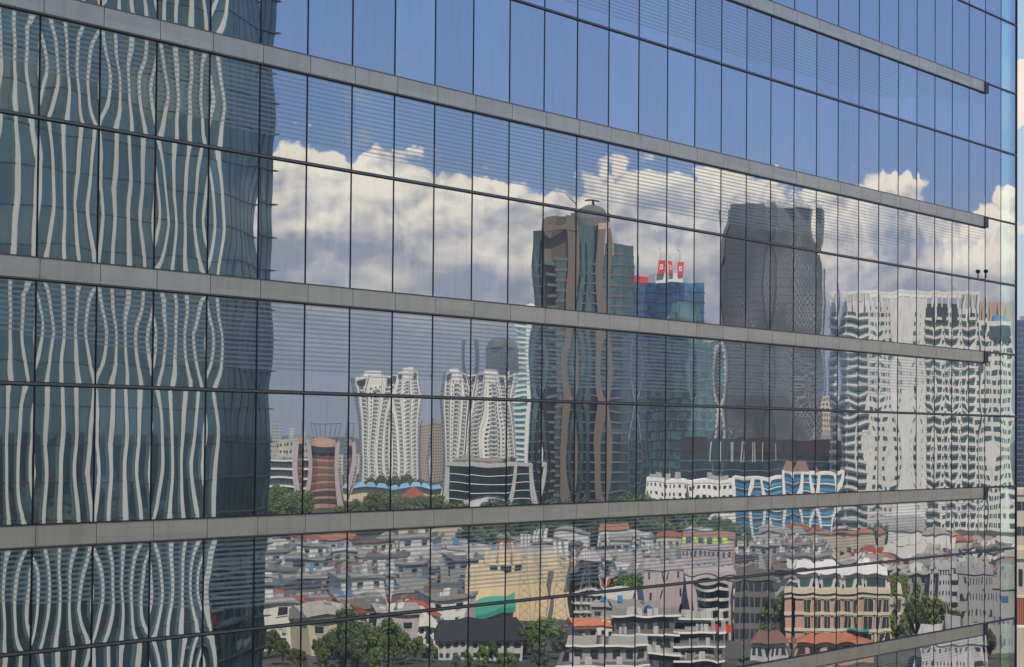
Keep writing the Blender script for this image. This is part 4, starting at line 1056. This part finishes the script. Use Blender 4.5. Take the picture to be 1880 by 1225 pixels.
# ------------------------------------------------------------------ the sea of small houses
HV = []
def house_proto(seed, wall, roof, w, dp, h, nf, style):
    o = bpy.data.objects.new('small_house', None)
    COL.objects.link(o)
    MB().box(-w/2, w/2, -dp/2, dp/2, 0, h).build('wall', wall, o)
    if style == 0: MB().gable(-w/2, w/2, -dp/2, dp/2, h+.02, dp*.28, .5).build('roof', roof, o)
    elif style == 1: MB().hip(-w/2, w/2, -dp/2, dp/2, h+.02, dp*.26, .5).build('roof', roof, o)
    else:
        q = MB(); b = len(q.v); x0, x1, y0, y1 = -w/2-.4, w/2+.4, -dp/2-.6, dp/2+.4
        q.v += [(x0, y0, h), (x1, y0, h), (x1, y1, h), (x0, y1, h), (x0, y0, h+.15), (x1, y0, h+.15), (x1, y1, h+1.1), (x0, y1, h+1.1)]
        for f in ((0, 3, 2, 1), (4, 5, 6, 7), (0, 1, 5, 4), (1, 2, 6, 5), (2, 3, 7, 6), (3, 0, 4, 7)): q.face(*f)
        q.build('roof', roof, o)
    rnd = random.Random(seed)
    wm = MB().box(-.7, .7, -.08, .05, 0, 1.15).data('window', 'win')
    fm = MB().box(-.8, .8, -.14, .02, -.12, 0).data('sill', 'white')
    for f in range(nf):
        for i in range(max(2, int(w/3))):
            c = -w/2+w*(i+.5)/max(2, int(w/3))
            ww = inst('window', wm, o, (c, -dp/2, .9+f*2.8)); inst('sill', fm, ww)
    if seed % 2: MB().box(-w/2-.2, w*.1, -dp/2-1.3, -dp/2-.1, 2.6, 2.75).build('awning', roof, o)
    if seed % 3 == 0: MB().lathe([(.5, 0), (.5, 1.1), (.2, 1.3)], 10).build('water_tank', 'sblue' if seed % 2 else 'orange', o).location = (w*.3, dp*.2, h+1.0)
    cl = MB(); cl.m(0)
    for _ in range(5):
        cx_, cy_, e_ = rnd.uniform(-w*.42, w*.42), rnd.uniform(-dp*.3, dp*.3), rnd.uniform(.25, .6)
        cl.m(rnd.choice((0, 1, 2))).box(cx_-e_, cx_+e_, cy_-e_*.6, cy_+e_*.6, h+.2, h+rnd.uniform(.9, 2.0))
    cl.m(2).bar((w*.2, 0, h), (w*.2, 0, h+3.4), .05, .03, 4).bar((w*.2-.7, 0, h+3.1), (w*.2+.7, 0, h+3.1), .03, .03, 4)
    cl.build('rooftop_clutter', ['white', 'dgrey', 'steel'], o)
    w2 = MB()
    for _ in range(3):
        cx_ = rnd.uniform(-w*.45, w*.45); w2.box(cx_-.35, cx_+.35, -dp/2-.45, -dp/2-.02, rnd.uniform(.5, h*.5), h*.5+.6)
    w2.build('air_conditioner', 'lgrey', o)
    register(o)
    names = {'redroof': 'dark red', 'orange': 'orange', 'brownroof': 'brown', 'greyroof': 'grey', 'paleroof': 'pale grey', 'slate': 'black'}
    wn = {'white': 'white', 'cream': 'cream', 'lgrey': 'pale grey', 'grey': 'grey', 'tan': 'tan', 'pink': 'pinkish', 'yellow': 'yellow'}
    HV.append((o, names[roof], wn[wall]))
specs = [('cream', 'greyroof', 8, 7, 5.5, 2, 0), ('white', 'redroof', 9, 7, 5.6, 2, 1), ('lgrey', 'greyroof', 11, 8, 3.2, 1, 2), ('grey', 'paleroof', 9, 8, 6, 2, 2),
         ('tan', 'brownroof', 8, 8, 3.1, 1, 0), ('white', 'orange', 9, 6, 3.3, 1, 0), ('lgrey', 'slate', 10, 7, 5.8, 2, 0), ('pink', 'greyroof', 7, 7, 6.2, 2, 2),
         ('cream', 'redroof', 10, 8, 3.2, 1, 1), ('white', 'paleroof', 12, 8, 5.6, 2, 0), ('grey', 'greyroof', 8, 9, 8.4, 3, 2), ('yellow', 'greyroof', 7, 7, 5.6, 2, 0),
         ('white', 'greyroof', 8, 8, 8.4, 3, 2)]
for i, s in enumerate(specs): house_proto(i, *s)
BLOCKED = [(845, 1070, 340, 450), (785, 970, 340, 385), (1050, 1115, 400, 450), (1175, 1460, 350, 425), (1440, 1660, 340, 410), (1250, 1360, 470, 540), (1010, 1340, 300, 378), (480, 800, 320, 362),
           (1110, 1185, 425, 460), (1640, 1760, 370, 450), (1700, 1890, 340, 452), (640, 830, 900, 1000), (1340, 1545, 690, 740), (1530, 1880, 845, 900), (1180, 1380, 790, 850)]
placed = []
used = {}
cand = []
d = 362.0
while d < 640:
    px = 482 + random.uniform(0, 20)
    stepm = random.uniform(6.6, 8.4)
    while px < 1885:
        cand.append((px+random.uniform(-6, 6), d+random.uniform(-2.5, 2.5)))
        px += stepm*F/d*random.uniform(.85, 1.35)
    d += random.uniform(7.5, 10.5) * (1 + (d-362)/700)
recs = []
for px, d in cand:
    if any(a < px < b and e < d < f for a, b, e, f in BLOCKED): continue
    if random.random() < .10: continue
    i = random.choices(range(len(specs)), [9, 5, 8, 8, 6, 6, 5, 6, 6, 7, 7, 3, 6])[0]
    recs.append((px, d, i))
recs = sorted(recs, key=lambda r: r[1]); farrecs = recs[290:]; recs = sorted(recs[:290], key=lambda r: -r[1])
cnt = {}
for px, d, i in recs:
    key = (i, colname(px)); cnt[key] = cnt.get(key, 0)+1
seen = {}
firstused = set()
for px, d, i in recs:
    proto, rn, wn = HV[i]
    o = proto if i not in firstused else copy_tree(proto); firstused.add(i)
    (x, y), a = where(px, d); o.location = (x, y, 0)
    o.rotation_euler = (0, 0, a-math.pi/2+random.choice((0, 0, math.pi/2))*0+random.gauss(.12, .25))
    s = random.uniform(.60, .88); o.scale = (s*random.uniform(.9, 1.2), s, s)
    c = colname(px); key = (i, c); seen[key] = seen.get(key, 0)+1
    st = {1: 'single-storey', 2: 'two-storey', 3: 'three-storey'}[specs[i][5]]
    extra = '' if cnt[key] == 1 else ', ' + ordn(seen[key]) + ' farthest'
    tag(o, '%s %s house with %s roof mirrored in %s column from corner%s' % (wn, st, rn, ordn(c), extra), 'house', 'small houses of the mirrored neighbourhood')

q = MB(); FM = ['white', 'cream', 'lgrey', 'win', 'greyroof', 'paleroof', 'redroof', 'orange', 'brownroof']
for px, d, i in farrecs:
    (x, y), a = where(px, d); a = a-math.pi/2+random.gauss(.12, .25); c, sn = math.cos(a), math.sin(a)
    w, dp, h = random.uniform(5, 9), random.uniform(5, 7), random.choice((3, 3, 5.5, 6, 8)); n0 = len(q.v)
    q.m(random.choice((0, 1, 2))).box(-w/2, w/2, -dp/2, dp/2, 0, h)
    q.m(3)
    for f in range(int(h/2.7)):
        for j in (-.3, 0, .3): q.box(w*j-.6, w*j+.6, -dp/2-.06, -dp/2, .9+f*2.7, 2.1+f*2.7)
    q.m(random.choice((4, 4, 4, 5, 5, 6, 7, 8)))
    random.choice((q.gable, q.hip))(-w/2, w/2, -dp/2, dp/2, h+.02, random.uniform(.8, 1.8), .4)
    q.v[n0:] = [(x+vx*c-vy*sn, y+vx*sn+vy*c, vz) for vx, vy, vz in q.v[n0:]]
tag(q.build('far_houses', FM, None, False), 'dense mass of far small houses mirrored under the tree belt', 'houses', None, 'stuff')

# houses on the far side of the office, just beyond what the photo shows
q = MB(); rb = random.Random(8)
for _ in range(420):
    x, y = rb.uniform(120, 900), rb.uniform(60, 520)
    ddx, ddy = x-CX, y-CY; bear = math.degrees(math.atan2(ddy, ddx))
    if abs(bear-18) < 1.3 or x < 260 and y < 120 or any(abs(x-bx) < 24 and abs(y-by) < 24 for bx, by in ((170,160),(215,200),(250,130),(300,190),(120,210),(350,260),(400,150))): continue
    a = rb.uniform(-.3, .3); c, sn = math.cos(a), math.sin(a); w, dp, h = rb.uniform(7, 13), rb.uniform(6, 11), rb.choice((3.2, 5.6, 6, 8.5, 12)); n0 = len(q.v)
    q.m(rb.choice((0, 1, 2))).box(-w/2, w/2, -dp/2, dp/2, 0, h); q.m(3)
    for f in range(int(h/2.8)):
        for j in (-.3, 0, .3): q.box(-w/2-.06, -w/2, dp*j-.6, dp*j+.6, .9+f*2.8, 2.1+f*2.8)
    q.m(rb.choice((4, 4, 5, 6, 7, 8))); rb.choice((q.gable, q.hip))(-w/2, w/2, -dp/2, dp/2, h+.02, rb.uniform(.9, 2), .4)
    q.v[n0:] = [(x+vx*c-vy*sn, y+vx*sn+vy*c, vz) for vx, vy, vz in q.v[n0:]]
tag(q.build('back_houses', FM, None, False), 'mass of low houses on the far side of the office building', 'houses', None, 'stuff')

# mid-rise fill beyond the houses
rnd = random.Random(5)
fills = []
for i in range(34):
    px = rnd.choice([rnd.uniform(488, 640), rnd.uniform(488, 1000), rnd.uniform(1000, 1560)]); d = rnd.uniform(1250, 2600)
    w = rnd.uniform(12, 30); h = rnd.uniform(8, 34 if px > 640 else 26)
    k = w/2*F/d; yt = hy(px, d, h)
    wl = rnd.choice(['white', 'lgrey', 'cream', 'grey', 'tan']); 
    fills.append((px, d, k, yt, wl))
fills.sort()
for i, (px, d, k, yt, wl) in enumerate(fills):
    block('distant_building', 'distant %s block on the skyline of the %s glass column from the corner' % ({'lgrey': 'pale grey'}.get(wl, wl), ordn(colname(px))), 'building', px-k, px+k, yt, d, wl, 'win', 6, 6, .5, .4, group='distant blocks on the skyline', kit=True)

# ------------------------------------------------------------------ things seen directly beyond the corner (and mirrored in the finned tower)
block('office_tower', 'dark blue glass tower seen directly past the right corner of the office', 'tower', 1840, 1925, 592, 900, 'gblue', 'gdark', 36, 12, .8, .5, depth=30, direct=True, slab='dgrey', slabout=.15)
block('apartment_block', 'cream block with orange roof edge just right of the office corner', 'building', 1850, 1915, 906, 520, 'cream', 'win', 4, 5, .9, .35, depth=20, direct=True, kit=False)
block('apartment_block', 'pale cream house with two windows low beyond the office corner', 'house', 1850, 1930, 1022, 330, 'cream', 'win', 3, 5, .4, .4, depth=14, direct=True, kit=False)
r = root('garden_wall', 'orange tiled wall below the pale cream house beyond the corner', 'wall', 1880, 300, 0, direct=True)
MB().box(-6, 6, -.3, .3, 0, zof(1880, 1098, 300)).build('wall_face', 'orange', r, False); MB().box(-6, 6, -.35, .35, zof(1880, 1098, 300), zof(1880, 1094, 300)).build('coping', 'cream', r, False)
r = root('shed', 'small cream shed with red door in front of the orange wall', 'shed', 1879, 280, 0, direct=True)
MB().box(-3.5, 3.5, -2, 2, 0, zof(1879, 1150, 280)).build('wall_face', 'cream', r, False); MB().box(-.9, .9, -2.1, -1.9, 0, 2.0).build('door', 'redroof', r, False)
for i, (p, dd) in enumerate(((1872, 262), (1884, 258), (1896, 262))):
    r = root('leafy_tree', ['small green tree low at the right edge of the picture', 'green tree just outside the right edge', 'third green tree beyond the right edge'][i], 'tree', p, dd, 0, direct=True)
    s = .35; r.scale = (s, s, s); inst('trunk', TP[0][0], r); inst('crown', TP[0][1], r)
# city behind the office, mirrored in the finned tower
back = [(170, 160, 26, 34, 'gteal'), (215, 200, 22, 60, 'gdark'), (250, 130, 24, 28, 'cream'), (300, 190, 30, 46, 'gdark'), (120, 210, 26, 50, 'tan'), (70, 240, 30, 38, 'gteal'), (20, 180, 26, 30, 'lgrey'), (350, 260, 28, 70, 'gdark'), (400, 150, 30, 26, 'white')]
nm = {'gteal': 'teal glass', 'gdark': 'dark glass', 'cream': 'cream', 'tan': 'tan', 'lgrey': 'pale grey', 'white': 'white'}
for i, (x, y, w, h, m_) in enumerate(back):
    o = bpy.data.objects.new('back_street_block', None); COL.objects.link(o); o.location = (x, y, 0)
    tag(o, '%s block %d metres high seen only faintly inside the finned tower reflection' % (nm[m_], h), 'building', 'blocks mirrored inside the finned tower')
    MB().box(-w/2, w/2, -w/2, w/2, 0, h).build('wall', m_, o, False)
    nf = int(h/3.6); wm = rowmesh(w, w, 0, 8, .6, 1.6, 'win')
    for f in range(nf): inst('window_row', wm, o, (0, 0, f*3.6+1.2))

# ------------------------------------------------------------------ air
HZ = MB().box(-400, 3400, -2900, 1500, -1, 190)
hm = bpy.data.materials.new('thin_haze'); hm.use_nodes = True; t = NT(hm.node_tree)
for n in list(t.n): t.n.remove(n)
pv = t.new('ShaderNodeVolumePrincipled'); pv.inputs['Color'].default_value = (.86, .90, .97, 1); pv.inputs['Density'].default_value = .00016; pv.inputs['Anisotropy'].default_value = .2
t.l.new(pv.outputs[0], t.new('ShaderNodeOutputMaterial').inputs['Volume']); M['haze'] = hm
tag(HZ.build('haze', 'haze', None, False), None, None, kind='stuff')
